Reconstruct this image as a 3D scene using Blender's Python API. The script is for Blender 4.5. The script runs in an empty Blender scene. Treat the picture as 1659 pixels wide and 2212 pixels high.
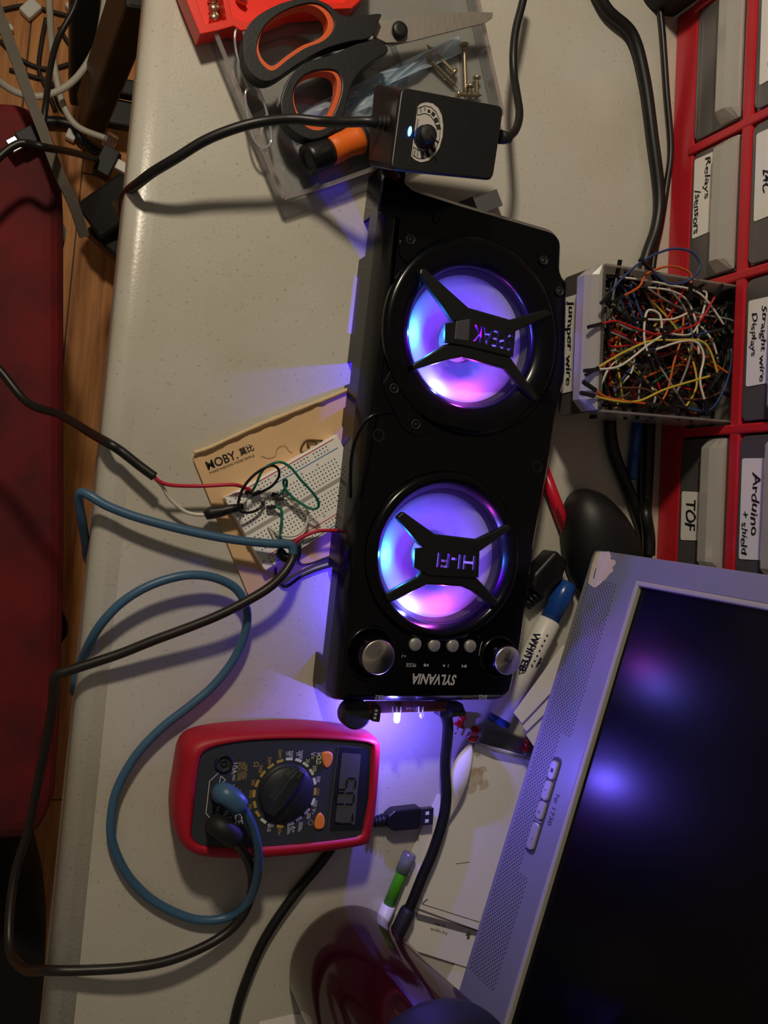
import bpy, bmesh, math, random
from mathutils import Vector, Matrix, geometry
random.seed(7)
C = bpy.context.scene.collection
S = bpy.context.scene
# ---------------------------------------------------------------- camera, world, lamps, exposure
W, H, F, HC = 1659.0, 2212.0, 1830.0, 0.557        # frame, focal length in pixels, camera height above the table (m)
R = ((0.91677439, 0.09237891, 0.38857541), (0.09705082, -0.99525015, 0.00763407), (0.38743497, 0.03071284, -0.9213853))
cam_d = bpy.data.cameras.new('camera'); cam = bpy.data.objects.new('camera', cam_d); C.objects.link(cam)
cam_d.sensor_fit = 'VERTICAL'; cam_d.sensor_height = 36; cam_d.lens = F / H * 36; cam_d.clip_start = 0.01
m = Matrix.Identity(4)
for r in range(3):
    m[r][0] = R[r][0]; m[r][1] = -R[r][1]; m[r][2] = -R[r][2]
m[2][3] = HC
cam.matrix_world = m; S.camera = cam
S.view_settings.view_transform = 'Standard'; S.view_settings.look = 'None'
S.view_settings.gamma = 1; S.view_settings.use_curve_mapping = False
S.view_settings.exposure = 0.0
w = bpy.data.worlds.new('room'); S.world = w; w.use_nodes = True
w.node_tree.nodes['Background'].inputs[0].default_value = (1.0, 0.85, 0.68, 1)
w.node_tree.nodes['Background'].inputs[1].default_value = 0.085

def light(name, loc, power, col, radius, kind='POINT', **k):
    d = bpy.data.lights.new(name, kind); d.energy = power; d.color = col; d.shadow_soft_size = radius
    for a, b in k.items(): setattr(d, a, b)
    o = bpy.data.objects.new(name, d); o.location = loc; C.objects.link(o); return o
light('lamp_bulb', (-0.13, 0.70, 0.75), 20.5, (1.0, 0.86, 0.66), 0.045)

# ---------------------------------------------------------------- helpers
def ray(x, y):
    v = ((x - W / 2) / F, (y - H / 2) / F, 1.0)
    return Vector([R[i][0] * v[0] + R[i][1] * v[1] + R[i][2] * v[2] for i in range(3)])
def px(x, y, z=0.0):
    d = ray(x, y); t = (z - HC) / d.z; return Vector((d.x * t, d.y * t, z))
def onplane(x, y, P, n):
    d = ray(x, y); o = Vector((0, 0, HC)); return o + d * ((P - o).dot(n) / d.dot(n))
def pxs(pts, z): return [px(p[0], p[1], z if len(p) < 3 else p[2]) for p in pts]
def lin(c):
    if isinstance(c, str): c = [int(c[i:i + 2], 16) / 255 for i in (0, 2, 4)]
    return tuple((v / 12.92 if v <= .04045 else ((v + .055) / 1.055) ** 2.4) for v in c)

class MB:
    """collects vertices and faces for one mesh"""
    def __init__(s): s.v = []; s.f = []; s.sm = []
    def add(s, verts, faces, smooth=False):
        b = len(s.v); s.v += [Vector(p) for p in verts]
        for f in faces: s.f.append([i + b for i in f]); s.sm.append(smooth)
        return s
    def loft(s, rings, cap0=True, cap1=True, smooth=False, closed=True):
        n = len(rings[0]); V = [p for r in rings for p in r]; Fc = []
        for k in range(len(rings) - 1):
            for i in range(n if closed else n - 1):
                j = (i + 1) % n; Fc.append([k * n + i, k * n + j, (k + 1) * n + j, (k + 1) * n + i])
        b = len(s.v); s.add(V, Fc, smooth)
        if cap0: s.f.append([b + i for i in range(n)][::-1]); s.sm.append(False)
        if cap1: s.f.append([b + (len(rings) - 1) * n + i for i in range(n)]); s.sm.append(False)
        return s
    def box(s, c, hx, hy, hz):
        c = Vector(c); hx, hy, hz = Vector(hx), Vector(hy), Vector(hz)
        P = [c + hx * a + hy * b + hz * d for d in (-1, 1) for b in (-1, 1) for a in (-1, 1)]
        return s.add(P, [[0, 2, 3, 1], [4, 5, 7, 6], [0, 1, 5, 4], [2, 6, 7, 3], [0, 4, 6, 2], [1, 3, 7, 5]])
    def bar(s, a, b, wd, ht, up=(0, 0, 1)):
        a, b = Vector(a), Vector(b); d = (b - a); side = d.cross(Vector(up)).normalized(); u = side.cross(d).normalized()
        return s.box((a + b) / 2, d / 2, side * wd / 2, u * ht / 2)
    def tube(s, pts, r, n=8, caps=True):
        pts = [Vector(p) for p in pts]; rr = r if isinstance(r, (list, tuple)) else [r] * len(pts)
        t = (pts[1] - pts[0]).normalized(); nrm = t.orthogonal().normalized(); rings = []
        for i, p in enumerate(pts):
            t2 = (pts[min(i + 1, len(pts) - 1)] - pts[max(i - 1, 0)]).normalized()
            nrm = (nrm - t2 * nrm.dot(t2)).normalized(); bi = t2.cross(nrm)
            rings.append([p + (nrm * math.cos(a) + bi * math.sin(a)) * rr[i] for a in [2 * math.pi * k / n for k in range(n)]])
        return s.loft(rings, caps, caps, True)
    def lathe(s, prof, o=(0, 0, 0), ax=(0, 0, 1), n=40, cap0=True, cap1=True, smooth=True):
        o, ax = Vector(o), Vector(ax).normalized(); a = ax.orthogonal().normalized(); b = ax.cross(a)
        return s.loft([[o + ax * h + (a * math.cos(q) + b * math.sin(q)) * max(r, 1e-5) for q in [2 * math.pi * k / n for k in range(n)]] for r, h in prof], cap0, cap1, smooth)
    def prism(s, poly, z0, z1, r=0, seg=3):
        poly = [Vector((p[0], p[1], 0)) for p in poly]
        if area(poly) < 0: poly = poly[::-1]
        prof = [(0, z0)]
        if r:
            prof += [(r - r * math.cos(q), z1 - r + r * math.sin(q)) for q in [math.pi / 2 * k / seg for k in range(seg + 1)]]
        else: prof += [(0, z1)]
        return s.loft([[p + Vector((0, 0, z)) for p in inset(poly, d)] for d, z in prof])
    def build(s, name, mat, parent=None, bevel=0, local=False, split=None):
        me = bpy.data.meshes.new(name)
        o = bpy.data.objects.new(name, me)
        inv = Matrix.Identity(4); org = Vector((0, 0, 0))
        if parent is not None:
            o.parent = parent; inv = WM[parent.name].inverted(); WM[o.name] = WM[parent.name].copy()
        else:
            xs = [p.x for p in s.v]; ys = [p.y for p in s.v]; zs = [p.z for p in s.v]
            org = Vector(((min(xs) + max(xs)) / 2, (min(ys) + max(ys)) / 2, min(zs))); inv = Matrix.Translation(-org)
            o.location = org; WM[o.name] = Matrix.Translation(org)
        V = s.v if local else [inv @ p for p in s.v]
        me.from_pydata([tuple(p) for p in V], [], s.f)
        bm = bmesh.new(); bm.from_mesh(me)
        for f, q in zip(bm.faces, s.sm): f.smooth = q
        bmesh.ops.recalc_face_normals(bm, faces=bm.faces)
        bm.to_mesh(me); bm.free()
        if bevel:
            b = o.modifiers.new('bevel', 'BEVEL'); b.width = bevel; b.segments = 2; b.limit_method = 'ANGLE'; b.angle_limit = math.radians(35)
        me.materials.append(mat); C.objects.link(o); return o
WM = {}
def area(P): return sum(P[i - 1].x * P[i].y - P[i].x * P[i - 1].y for i in range(len(P))) / 2
def inset(P, d):
    if abs(d) < 1e-9: return [p.copy() for p in P]
    out = []; n = len(P)
    for i in range(n):
        e1 = (P[i] - P[i - 1]).normalized(); e2 = (P[(i + 1) % n] - P[i]).normalized()
        n1 = Vector((-e1.y, e1.x, 0)); n2 = Vector((-e2.y, e2.x, 0)); b = n1 + n2
        l = max(b.length_squared, .6); out.append(P[i] + b * (2 * d / l))
    return out
def rnd(P, r, seg=4):
    """round the corners of a polygon"""
    out = []; n = len(P); P = [Vector((p[0], p[1], 0)) for p in P]
    rr = r if isinstance(r, (list, tuple)) else [r] * n
    for i in range(n):
        a, b, c = P[i - 1], P[i], P[(i + 1) % n]; q = min(rr[i], (a - b).length * .45, (c - b).length * .45)
        if q < 1e-6: out.append(b); continue
        s, e = b + (a - b).normalized() * q, b + (c - b).normalized() * q
        for k in range(seg + 1):
            t = k / seg; out.append(s * (1 - t) ** 2 + b * 2 * t * (1 - t) + e * t * t)
    return out
def spline(pts, k=8, closed=False):
    P = [Vector(p) for p in pts]; n = len(P); out = []
    for i in range(n if closed else n - 1):
        g = (lambda j: P[j % n]) if closed else (lambda j: P[min(max(j, 0), n - 1)])
        a, b, c, d = g(i - 1), g(i), g(i + 1), g(i + 2)
        for q in range(k):
            t = q / k; out.append(.5 * ((2 * b) + (c - a) * t + (2 * a - 5 * b + 4 * c - d) * t * t + (3 * b - a - 3 * c + d) * t ** 3))
    if not closed: out.append(P[-1])
    return out
def circ(c, r, n=32, ry=None): return [Vector((c[0] + r * math.cos(2 * math.pi * k / n), c[1] + (ry or r) * math.sin(2 * math.pi * k / n), 0)) for k in range(n)]
def holed(mb, outer, inners, z0, z1):
    """flat plate with holes, extruded"""
    bm = bmesh.new(); loops = []
    for L in [outer] + inners:
        vs = [bm.verts.new((p[0], p[1], 0)) for p in L]; loops.append(vs)
        for i in range(len(vs)): bm.edges.new((vs[i - 1], vs[i]))
    bmesh.ops.triangle_fill(bm, edges=bm.edges[:], use_beauty=True, use_dissolve=False)
    bm.verts.index_update(); V = [v.co.copy() for v in bm.verts]; T = [[v.index for v in f.verts] for f in bm.faces]; n = len(V)
    sides = []
    for L in loops:
        ids = [v.index for v in L]
        for i in range(len(ids)): sides.append([ids[i - 1], ids[i], ids[i] + n, ids[i - 1] + n])
    bm.free()
    mb.add([v + Vector((0, 0, z0)) for v in V] + [v + Vector((0, 0, z1)) for v in V], [t[::-1] for t in T] + [[i + n for i in t] for t in T] + sides)
    return mb
def tag(o, label, cat, group=None):
    o['label'] = label; o['category'] = cat
    if group: o['group'] = group
    return o
def thing(name, loc, label, cat, rotz=0, group=None):
    o = bpy.data.objects.new(name, None); o.empty_display_size = .02; o.location = loc; o.rotation_euler = (0, 0, rotz); C.objects.link(o)
    WM[o.name] = Matrix.Translation(Vector(loc)) @ Matrix.Rotation(rotz, 4, 'Z'); return tag(o, label, cat, group)
def textmesh(body, bold=0, shear=0, jitter=0):
    cu = bpy.data.curves.new('txt', 'FONT'); cu.body = body; cu.size = 1; cu.offset = bold; cu.shear = shear; cu.resolution_u = 3
    cu.align_x = 'CENTER'
    o = bpy.data.objects.new('txt', cu); me = bpy.data.meshes.new_from_object(o)
    V = [v.co.copy() for v in me.vertices]; Fc = [list(p.vertices) for p in me.polygons]
    bpy.data.objects.remove(o); bpy.data.curves.remove(cu); bpy.data.meshes.remove(me)
    x0, x1 = min(v.x for v in V), max(v.x for v in V); y0, y1 = min(v.y for v in V), max(v.y for v in V)
    c = Vector(((x0 + x1) / 2, (y0 + y1) / 2, 0))
    return [v - c for v in V], Fc, x1 - x0, y1 - y0
def textadd(mb, body, c, xd, yd, width=None, height=None, bold=0, shear=0, lift=.0002, wob=0):
    V, Fc, w_, h_ = textmesh(body, bold, shear)
    sx = width / w_ if width else height / h_; sy = height / h_ if height else sx
    xd, yd = Vector(xd).normalized(), Vector(yd).normalized(); nz = xd.cross(yd)
    def P(v):
        x, y = v.x * sx, v.y * sy
        if wob: y += wob * math.sin(x / (width or .02) * 17 + 1) ; x += wob * .6 * math.sin(v.y * 7 + v.x * 3)
        return Vector(c) + xd * x + yd * y + nz * lift
    return mb.add([P(v) for v in V], Fc)
def ptext(mb, body, p0, p1, z, height=None, lift=.0002, **k):
    """text running from photo point p0 to p1 on the level z"""
    a, b = px(*p0, z), px(*p1, z); xd = (b - a); yd = Vector((0, 0, 1)).cross(xd)
    return textadd(mb, body, (a + b) / 2, xd, yd, xd.length, height, lift=lift, **k)

# ---------------------------------------------------------------- materials (all procedural)
def M(name, col, rough=.5, metal=0, var=0, scale=40, bump=0, spec=.5, coat=0, emis=None, es=0, stretch=None, col2=None, alpha=None):
    mt = bpy.data.materials.new(name); mt.use_nodes = True; nt = mt.node_tree; b = nt.nodes['Principled BSDF']
    c = (*lin(col), 1); b.inputs['Base Color'].default_value = c; b.inputs['Roughness'].default_value = rough; b.inputs['Metallic'].default_value = metal
    b.inputs['Specular IOR Level'].default_value = spec; b.inputs['Coat Weight'].default_value = coat
    if emis: b.inputs['Emission Color'].default_value = (*emis, 1); b.inputs['Emission Strength'].default_value = es
    if var or bump:
        tc = nt.nodes.new('ShaderNodeTexCoord'); mp = nt.nodes.new('ShaderNodeMapping'); no = nt.nodes.new('ShaderNodeTexNoise')
        no.inputs['Scale'].default_value = scale; no.inputs['Detail'].default_value = 5
        if stretch: mp.inputs['Scale'].default_value = stretch
        nt.links.new(tc.outputs['Object'], mp.inputs[0]); nt.links.new(mp.outputs[0], no.inputs['Vector'])
        if var:
            rp = nt.nodes.new('ShaderNodeValToRGB'); k = 1 - var
            rp.color_ramp.elements[0].position = .3; rp.color_ramp.elements[1].position = .7
            rp.color_ramp.elements[0].color = (*lin(col2), 1) if col2 else (c[0] * k, c[1] * k, c[2] * k, 1); rp.color_ramp.elements[1].color = c
            nt.links.new(no.outputs['Fac'], rp.inputs[0]); nt.links.new(rp.outputs[0], b.inputs['Base Color'])
        if bump:
            bp = nt.nodes.new('ShaderNodeBump'); bp.inputs['Strength'].default_value = bump; bp.inputs['Distance'].default_value = .001
            nt.links.new(no.outputs['Fac'], bp.inputs['Height']); nt.links.new(bp.outputs[0], b.inputs['Normal'])
    return mt
def clear(name, col, trans, rough=.05, gloss=.12, white=0.0):
    """thin clear or milky plastic: transparent sheet + some scatter + surface gloss"""
    mt = bpy.data.materials.new(name); mt.use_nodes = True; nt = mt.node_tree; nt.nodes.clear(); N = nt.nodes.new; L = nt.links.new
    out = N('ShaderNodeOutputMaterial'); tr = N('ShaderNodeBsdfTransparent'); tr.inputs[0].default_value = (*lin(col), 1)
    df = N('ShaderNodeBsdfDiffuse'); df.inputs[0].default_value = (*lin(col), 1); tl = N('ShaderNodeBsdfTranslucent'); tl.inputs[0].default_value = (*lin(col), 1)
    gl = N('ShaderNodeBsdfGlossy'); gl.inputs['Roughness'].default_value = rough; gl.inputs[0].default_value = (1, 1, 1, 1)
    m0 = N('ShaderNodeMixShader'); m0.inputs[0].default_value = .5; L(df.outputs[0], m0.inputs[1]); L(tl.outputs[0], m0.inputs[2])
    m1 = N('ShaderNodeMixShader'); m1.inputs[0].default_value = trans; L(m0.outputs[0], m1.inputs[1]); L(tr.outputs[0], m1.inputs[2])
    fr = N('ShaderNodeFresnel'); fr.inputs[0].default_value = 1.45; ad = N('ShaderNodeMath'); ad.operation = 'MULTIPLY_ADD'; ad.inputs[1].default_value = .7; ad.inputs[2].default_value = gloss * .3
    L(fr.outputs[0], ad.inputs[0]); m2 = N('ShaderNodeMixShader'); L(ad.outputs[0], m2.inputs[0]); L(m1.outputs[0], m2.inputs[1]); L(gl.outputs[0], m2.inputs[2])
    L(m2.outputs[0], out.inputs[0]); return mt

black = M('black_plastic', '17171a', .38, var=.3, scale=90, bump=.05)
blackmat = M('black_matte_plastic', '141416', .6, bump=.15, scale=600)
gloss = M('black_gloss_plastic', '060609', .2, spec=.33, var=.2, scale=60)
cord = M('black_cord_rubber', '141414', .42, var=.3, scale=60)
cord2 = M('brown_black_cord_rubber', '2a2220', .45, var=.2)
chrome = M('chrome_metal', 'd8d8d8', .12, 1)
steel = M('steel', 'b9b6b0', .28, 1, var=.2, scale=80)
brass = M('nickel_screw_metal', 'c4b69a', .35, .9, var=.2, scale=200)
white = M('white_plastic', 'e6e4de', .4)
paperm = M('white_paper', 'f3efe9', .85, var=.06, scale=30)
ink = M('black_ink', '141318', .7)
inkgrey = M('grey_ink', '55504e', .7)
silverink = M('silver_ink', 'b8b8bc', .5)
whiteink = M('white_ink', 'dcdcd8', .6)
yellowink = M('yellow_ink', 'b89a48', .6)
redp = M('red_cabinet_plastic', 'cc2632', .32, var=.12, scale=30)
milky = clear('milky_polypropylene', 'dcd8d4', .55, .2, .25)
milkypull = clear('milky_pull_plastic', 'ece8e2', .12, .16, .4)
milkyfront = clear('smoky_polypropylene', '9a9494', .50, .3, .2)
clearp = clear('clear_styrene', 'eef0f2', .93, .05, .25)

# ---------------------------------------------------------------- floor
def wood():
    mt = bpy.data.materials.new('oak_floor_boards'); mt.use_nodes = True; nt = mt.node_tree; b = nt.nodes['Principled BSDF']; N = nt.nodes.new; L = nt.links.new
    tc = N('ShaderNodeTexCoord'); mp = N('ShaderNodeMapping'); mp.inputs['Scale'].default_value = (60, 3.0, 1)
    no = N('ShaderNodeTexNoise'); no.inputs['Scale'].default_value = 1; no.inputs['Detail'].default_value = 8; no.inputs['Roughness'].default_value = .7
    L(tc.outputs['Object'], mp.inputs[0]); L(mp.outputs[0], no.inputs['Vector'])
    rp = N('ShaderNodeValToRGB'); rp.color_ramp.elements[0].color = (*lin('ac6026'), 1); rp.color_ramp.elements[1].color = (*lin('f8ae60'), 1)
    rp.color_ramp.elements[0].position = .33; rp.color_ramp.elements[1].position = .62; L(no.outputs['Fac'], rp.inputs[0])
    br = N('ShaderNodeTexBrick'); br.inputs['Scale'].default_value = 1; br.inputs['Brick Width'].default_value = .9; br.inputs['Row Height'].default_value = .085
    br.inputs['Mortar Size'].default_value = .0012; br.inputs['Color1'].default_value = (1, 1, 1, 1); br.inputs['Color2'].default_value = (.72, .7, .68, 1); br.inputs['Mortar'].default_value = (.12, .08, .05, 1)
    m2 = N('ShaderNodeMapping'); m2.inputs['Rotation'].default_value = (0, 0, math.pi / 2); L(tc.outputs['Object'], m2.inputs[0]); L(m2.outputs[0], br.inputs['Vector'])
    mx = N('ShaderNodeMix'); mx.data_type = 'RGBA'; mx.blend_type = 'MULTIPLY'; mx.inputs[0].default_value = 1
    L(rp.outputs[0], mx.inputs[6]); L(br.outputs['Color'], mx.inputs[7]); L(mx.outputs[2], b.inputs['Base Color']); b.inputs['Roughness'].default_value = .6
    return mt
FZ = -0.74
o = MB().box((0.2, 0, FZ - .02), (1.6, 0, 0), (0, 1.6, 0), (0, 0, .02)).build('floor', wood()); o['kind'] = 'structure'

# ---------------------------------------------------------------- table
def tablemat():
    mt = bpy.data.materials.new('speckled_table_plastic'); mt.use_nodes = True; nt = mt.node_tree; b = nt.nodes['Principled BSDF']; N = nt.nodes.new; L = nt.links.new
    tc = N('ShaderNodeTexCoord')
    def noise(sc, det, p0, p1, c0, c1):
        n = N('ShaderNodeTexNoise'); n.inputs['Scale'].default_value = sc; n.inputs['Detail'].default_value = det; L(tc.outputs['Object'], n.inputs['Vector'])
        r = N('ShaderNodeValToRGB'); r.color_ramp.elements[0].position = p0; r.color_ramp.elements[1].position = p1
        r.color_ramp.elements[0].color = (*lin(c0), 1); r.color_ramp.elements[1].color = (*lin(c1), 1); L(n.outputs['Fac'], r.inputs[0]); return r, n
    base, _ = noise(9, 4, .32, .62, 'beb7a8', 'cac7bd')
    dirt, n2 = noise(420, 3, .27, .37, '6f6250', 'ffffff')
    mx = N('ShaderNodeMix'); mx.data_type = 'RGBA'; mx.blend_type = 'MULTIPLY'; mx.inputs[0].default_value = .32
    L(base.outputs[0], mx.inputs[6]); L(dirt.outputs[0], mx.inputs[7]); L(mx.outputs[2], b.inputs['Base Color'])
    b.inputs['Roughness'].default_value = .3
    fine = N('ShaderNodeTexNoise'); fine.inputs['Scale'].default_value = 500; L(tc.outputs['Object'], fine.inputs['Vector'])
    bp = N('ShaderNodeBump'); bp.inputs['Strength'].default_value = .18; bp.inputs['Distance'].default_value = .0006; L(fine.outputs['Fac'], bp.inputs['Height']); L(bp.outputs[0], b.inputs['Normal'])
    return mt
t = thing('folding_table', (0.42, 0, FZ), 'off-white plastic folding table with a rounded rim, cluttered with electronics', 'table')
TM = tablemat()
prof = [(0.046, -0.047), (0.0405, -0.044), (0.0395, -0.012)] + [(0.0395 + .0105 * (1 - math.cos(q)), -.0105 + .0105 * math.sin(q)) for q in [math.pi / 2 * k / 6 for k in range(1, 7)]] + [(.0535, .0004), (.058, 0.0), (0.84, 0.0), (0.84, -.047)]
Y0, Y1 = -0.62, 0.78
MB().loft([[Vector((x, Y0, z)) for x, z in prof], [Vector((x, Y1, z)) for x, z in prof]], smooth=False).build('tabletop', TM, t)
for ob in t.children: 
    for p in ob.data.polygons: p.use_smooth = abs(p.normal.y) < .5 and p.area < .02
legm = M('black_painted_steel', '16130f', .5, var=.4, scale=20)
def pbar(mb, a, b, wd, ht): mb.bar(px(*a), px(*b), wd, ht)
mb = MB(); pbar(mb, (300, -40, -.30), (196, 246, -.62), .052, .03); mb.build('leg', legm, t, .004)
mb = MB(); pbar(mb, (184, -60, -.50), (178, 215, -.66), .034, .03); mb.build('leg', legm, t, .004)
mb = MB(); pbar(mb, (330, 385, -.60), (196, 482, -.64), .052, .034); pbar(mb, (206, 476, -.655), (330, 590, -.67), .044, .03); mb.build('leg_foot', legm, t, .004)
for q, (a, b) in enumerate((((180, 175, -.66), (330, 205, -.66)), ((170, 232, -.68), (330, 262, -.68)))):
    mb = MB(); pbar(mb, a, b, .022 + .014 * q, .02); mb.build('crossbar', legm, t, .003)
MB().box((.80, .5, -.3935), (.015, 0, 0), (0, .02, 0), (0, 0, .3465)).build('leg', legm, t)
MB().box((.80, -.5, -.3935), (.015, 0, 0), (0, .02, 0), (0, 0, .3465)).build('leg', legm, t)

# ---------------------------------------------------------------- red stool, added dark mass for shade, floor clutter
redv = M('red_velvet_upholstery', '7a0a16', .8, var=.55, scale=14, bump=.5, col2='3a0409')
zs = -.26
out = pxs([(-420, 190), (40, 212), (92, 238), (124, 300), (138, 430), (139, 1200), (132, 1500), (118, 1740), (78, 1818), (-420, 1850)], zs)
t = thing('upholstered_stool', (px(-150, 1000, zs).x, px(-150, 1000, zs).y, FZ), 'dark red velvet seat with rounded corners standing left of the table', 'stool')
MB().prism(rnd(out, .02), zs - .085, zs, .018, 4).build('cushion', redv, t)
ctr = sum(out, Vector()) / len(out)
MB().prism([ctr + (p - ctr) * .93 for p in out], zs - .12, zs - .085).build('seat_base', legm, t)
for a in (0, 3, 6, 9): 
    p = ctr + (out[a] - ctr) * .82; MB().lathe([(.016, FZ), (.02, zs - .12)], (p.x, p.y, 0), n=12).build('leg', legm, t)
zb = -.45  # added black mass, stands in for the shaded floor in this corner
MB().loft([[Vector((p.x, p.y, zz)) for p in inset(sorted_p, d)] for sorted_p in [rnd(pxs([(-500, 1900), (40, 1870), (92, 1960), (108, 2100), (98, 2330), (-500, 2400)], zb)[::-1], .03)] for d, zz in ((0, FZ), (-.004, -.6), (.006, -.49), (.03, zb))], smooth=True)
shade_mass = MB().loft([[Vector((p.x, p.y, zz)) for p in inset(rnd(pxs([(-500, 1900), (40, 1870), (92, 1960), (108, 2100), (98, 2330), (-500, 2400)], zb)[::-1], .03), d)] for d, zz in ((0.01, FZ), (0, -.6), (.006, -.49), (.03, zb))], smooth=True).build('shade_mass', M('shade_black', '0b0b0c', .95, bump=.4, scale=30))
tag(shade_mass, 'added black mass standing in for the shade on the floor at the lower left corner', 'shade_mass')

def cable(name, pts, r, mat, label, cat='cable', group=None, k=8, parent=None, n=8):
    ob = MB().tube(spline([px(*p) for p in pts], k), r, n).build(name, mat, parent)
    if label: tag(ob, label, cat, group)
    return ob
greycord = M('grey_ribbon_cord', '6c665a', .7, var=.2); whitecord = M('white_cord', 'c4c0b2', .5)
darkcord = M('brown_thin_cord', '241a14', .6)
zf = FZ + .004
def plug(parent, a, b, wd, ht, mat, name='plug'): 
    mb = MB(); mb.bar(px(*a), px(*b), wd, ht); return mb.build(name, mat, parent, .001)
t = thing('network_cable', px(105, 0, -.55), 'white network cable dropping past the stool to a clear plug below the table edge', 'cable')
cable('cord', [(98, -80, -.5), (106, 0, -.52), (112, 100, -.55), (124, 180, -.56), (140, 235, -.56), (170, 275, -.56), (232, 300, -.56)], .004, whitecord, None, parent=t)
plug(t, (226, 297, -.56), (250, 312, -.56), .016, .012, clearp, 'clear_plug')
cable('ethernet_cable', [(-40, 140, -.50), (0, 178, -.52), (45, 203, -.53), (95, 207, -.53), (150, 182, -.53), (190, 135, -.53), (215, 75, -.52), (232, -40, -.50)], .0042, whitecord, 'white cable hanging in a wide loop over the floor at upper left', 'cable')
ob = MB(); pts = spline([px(*p) for p in [(-30, -40, -.2), (20, 90, -.215), (60, 200, -.225), (92, 282, -.23), (125, 370, -.235), (158, 440, -.25), (182, 510, -.27)]])
for i in range(len(pts) - 1): ob.bar(pts[i], pts[i + 1] + (pts[i + 1] - pts[i]) * .05, .009, .003)
tag(ob.build('flat_cable', greycord), 'flat grey cable crossing the red seat diagonally', 'cable')
t = thing('usb_cable', px(60, 290, -.24), 'thin black cable ending in a usb plug lying on the red seat', 'cable')
cable('cord', [(175, -60, -.3), (163, 10, -.3), (125, 85, -.3), (108, 150, -.28), (100, 215, -.25), (92, 280, -.245)], .0028, cord, None, parent=t)
plug(t, (90, 282, -.246), (42, 307, -.246), .014, .008, blackmat, 'plug_grip'); plug(t, (42, 307, -.246), (20, 319, -.246), .012, .005, steel, 'plug_tip')
t = thing('adapter_cable', px(200, 340, -.3), 'shiny black cable over the red seat ending in a black connector by the table edge', 'cable')
cable('cord', [(-60, 400, -.20), (0, 338, -.20), (30, 315, -.20), (55, 309, -.20), (105, 320, -.20), (160, 330, -.28), (212, 346, -.4)], .0032, cord, None, parent=t)
plug(t, (212, 343, -.4), (245, 362, -.4), .03, .02, blackmat, 'connector'); plug(t, (243, 350, -.4), (275, 368, -.4), .011, .008, white, 'white_plug')
for i, (p, lb) in enumerate(((((0, 88), (40, 125), (80, 145), (110, 148), (150, 138), (175, 125)), 'thin brown wire curving across the floor boards beside the white cables'),
        (((20, 150), (70, 165), (110, 180), (130, 230), (160, 262)), 'thin brown wire on the floor running behind the white loop'),
        (((100, 40), (90, 90), (84, 150), (100, 190), (120, 240)), 'thin dark wire lying lengthwise on the floor near the upper left corner'),
        (((0, 22), (60, 12), (110, 25), (180, 42)), 'dark wire on the floor along the top left edge of the photo'),
        (((128, 60), (150, 95), (175, 112)), 'short dark wire on the floor beside the upright leg'))):
    cable('floor_wire', [(a, b, zf) for a, b in p], .003, darkcord, lb, 'wire', 'thin wires on the floor')
cable('power_strip_cord', [(85, 262, zf + .006), (150, 268, zf + .006), (175, 300, zf + .006), (215, 330, zf + .01), (260, 345, zf + .01)], .008, cord, 'thick black cord on the floor below the table edge', 'cord')
for (a, b), lb in ((((52, 33), (80, 8)), 'largest white cable plug on the floor at the top left'), (((150, 5), (172, 34)), 'white cable plug on the floor next to the black leg'), (((10, 58), (18, 72)), 'small white plug tip on the floor at the far left'), (((145, 285), (165, 296)), 'small white plug on the floor by the white cable end')):
    mb = MB(); mb.bar(px(*a, zf + .004), px(*b, zf + .004), .018, .012); tag(mb.build('loose_plug', white, None, .002), lb, 'plug', 'white plugs on the floor')
# ---------------------------------------------------------------- drawer cabinet
CU = Vector((0.0698, -0.9976, 0)); CN = Vector((-0.9976, -0.0698, 0)); CP = Vector((0.4658, 0.2166, 0))   # along the front, out of the front, a point at its foot
def cb(s, z, d=0): return CP + CU * s + CN * d + Vector((0, 0, z))
DIV = [-.2107, -.0982, .0132, .1262, .2390]; ROWZ = [(.0245, .0747), (.0847, .1350), (.1450, .195)]
t = thing('drawer_cabinet', cb(.015, 0, -.08), 'red plastic parts cabinet with a grid of see-through drawers at the right', 'cabinet')
mb = MB()
def cbox(mb, s0, s1, z0, z1, d0, d1): return mb.box(cb((s0 + s1) / 2, (z0 + z1) / 2, (d0 + d1) / 2), CU * (s1 - s0) / 2, CN * (d1 - d0) / 2, (0, 0, (z1 - z0) / 2))
cbox(mb, -.215, .245, 0, .0245, -.006, 0)
for z0, z1 in ((.0747, .0847), (.1350, .1450), (.195, .205)): cbox(mb, -.215, .245, z0, z1, -.012, .001)
for s in DIV: cbox(mb, s - .0036, s + .0036, .02, .2, -.012, .0016)
mb.build('front_frame', redp, t, .0015)
mb = MB(); cbox(mb, -.215, .245, .002, .200, -.166, -.163); cbox(mb, -.215, -.212, .002, .2, -.163, -.006); cbox(mb, .242, .245, .002, .2, -.163, -.006); cbox(mb, -.212, .242, .197, .2, -.163, -.012); cbox(mb, -.212, .242, .002, .005, -.163, -.006)
for z0, z1 in ((.0785, .080), (.139, .1405)): cbox(mb, -.212, .242, z0, z1, -.163, -.012)
for s in DIV[1:4]: cbox(mb, s - .0012, s + .0012, .005, .197, -.163, -.012)
mb.build('cabinet_shell', M('black_cabinet_shell', '1a1414', .6), t)
handm = ink
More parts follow.
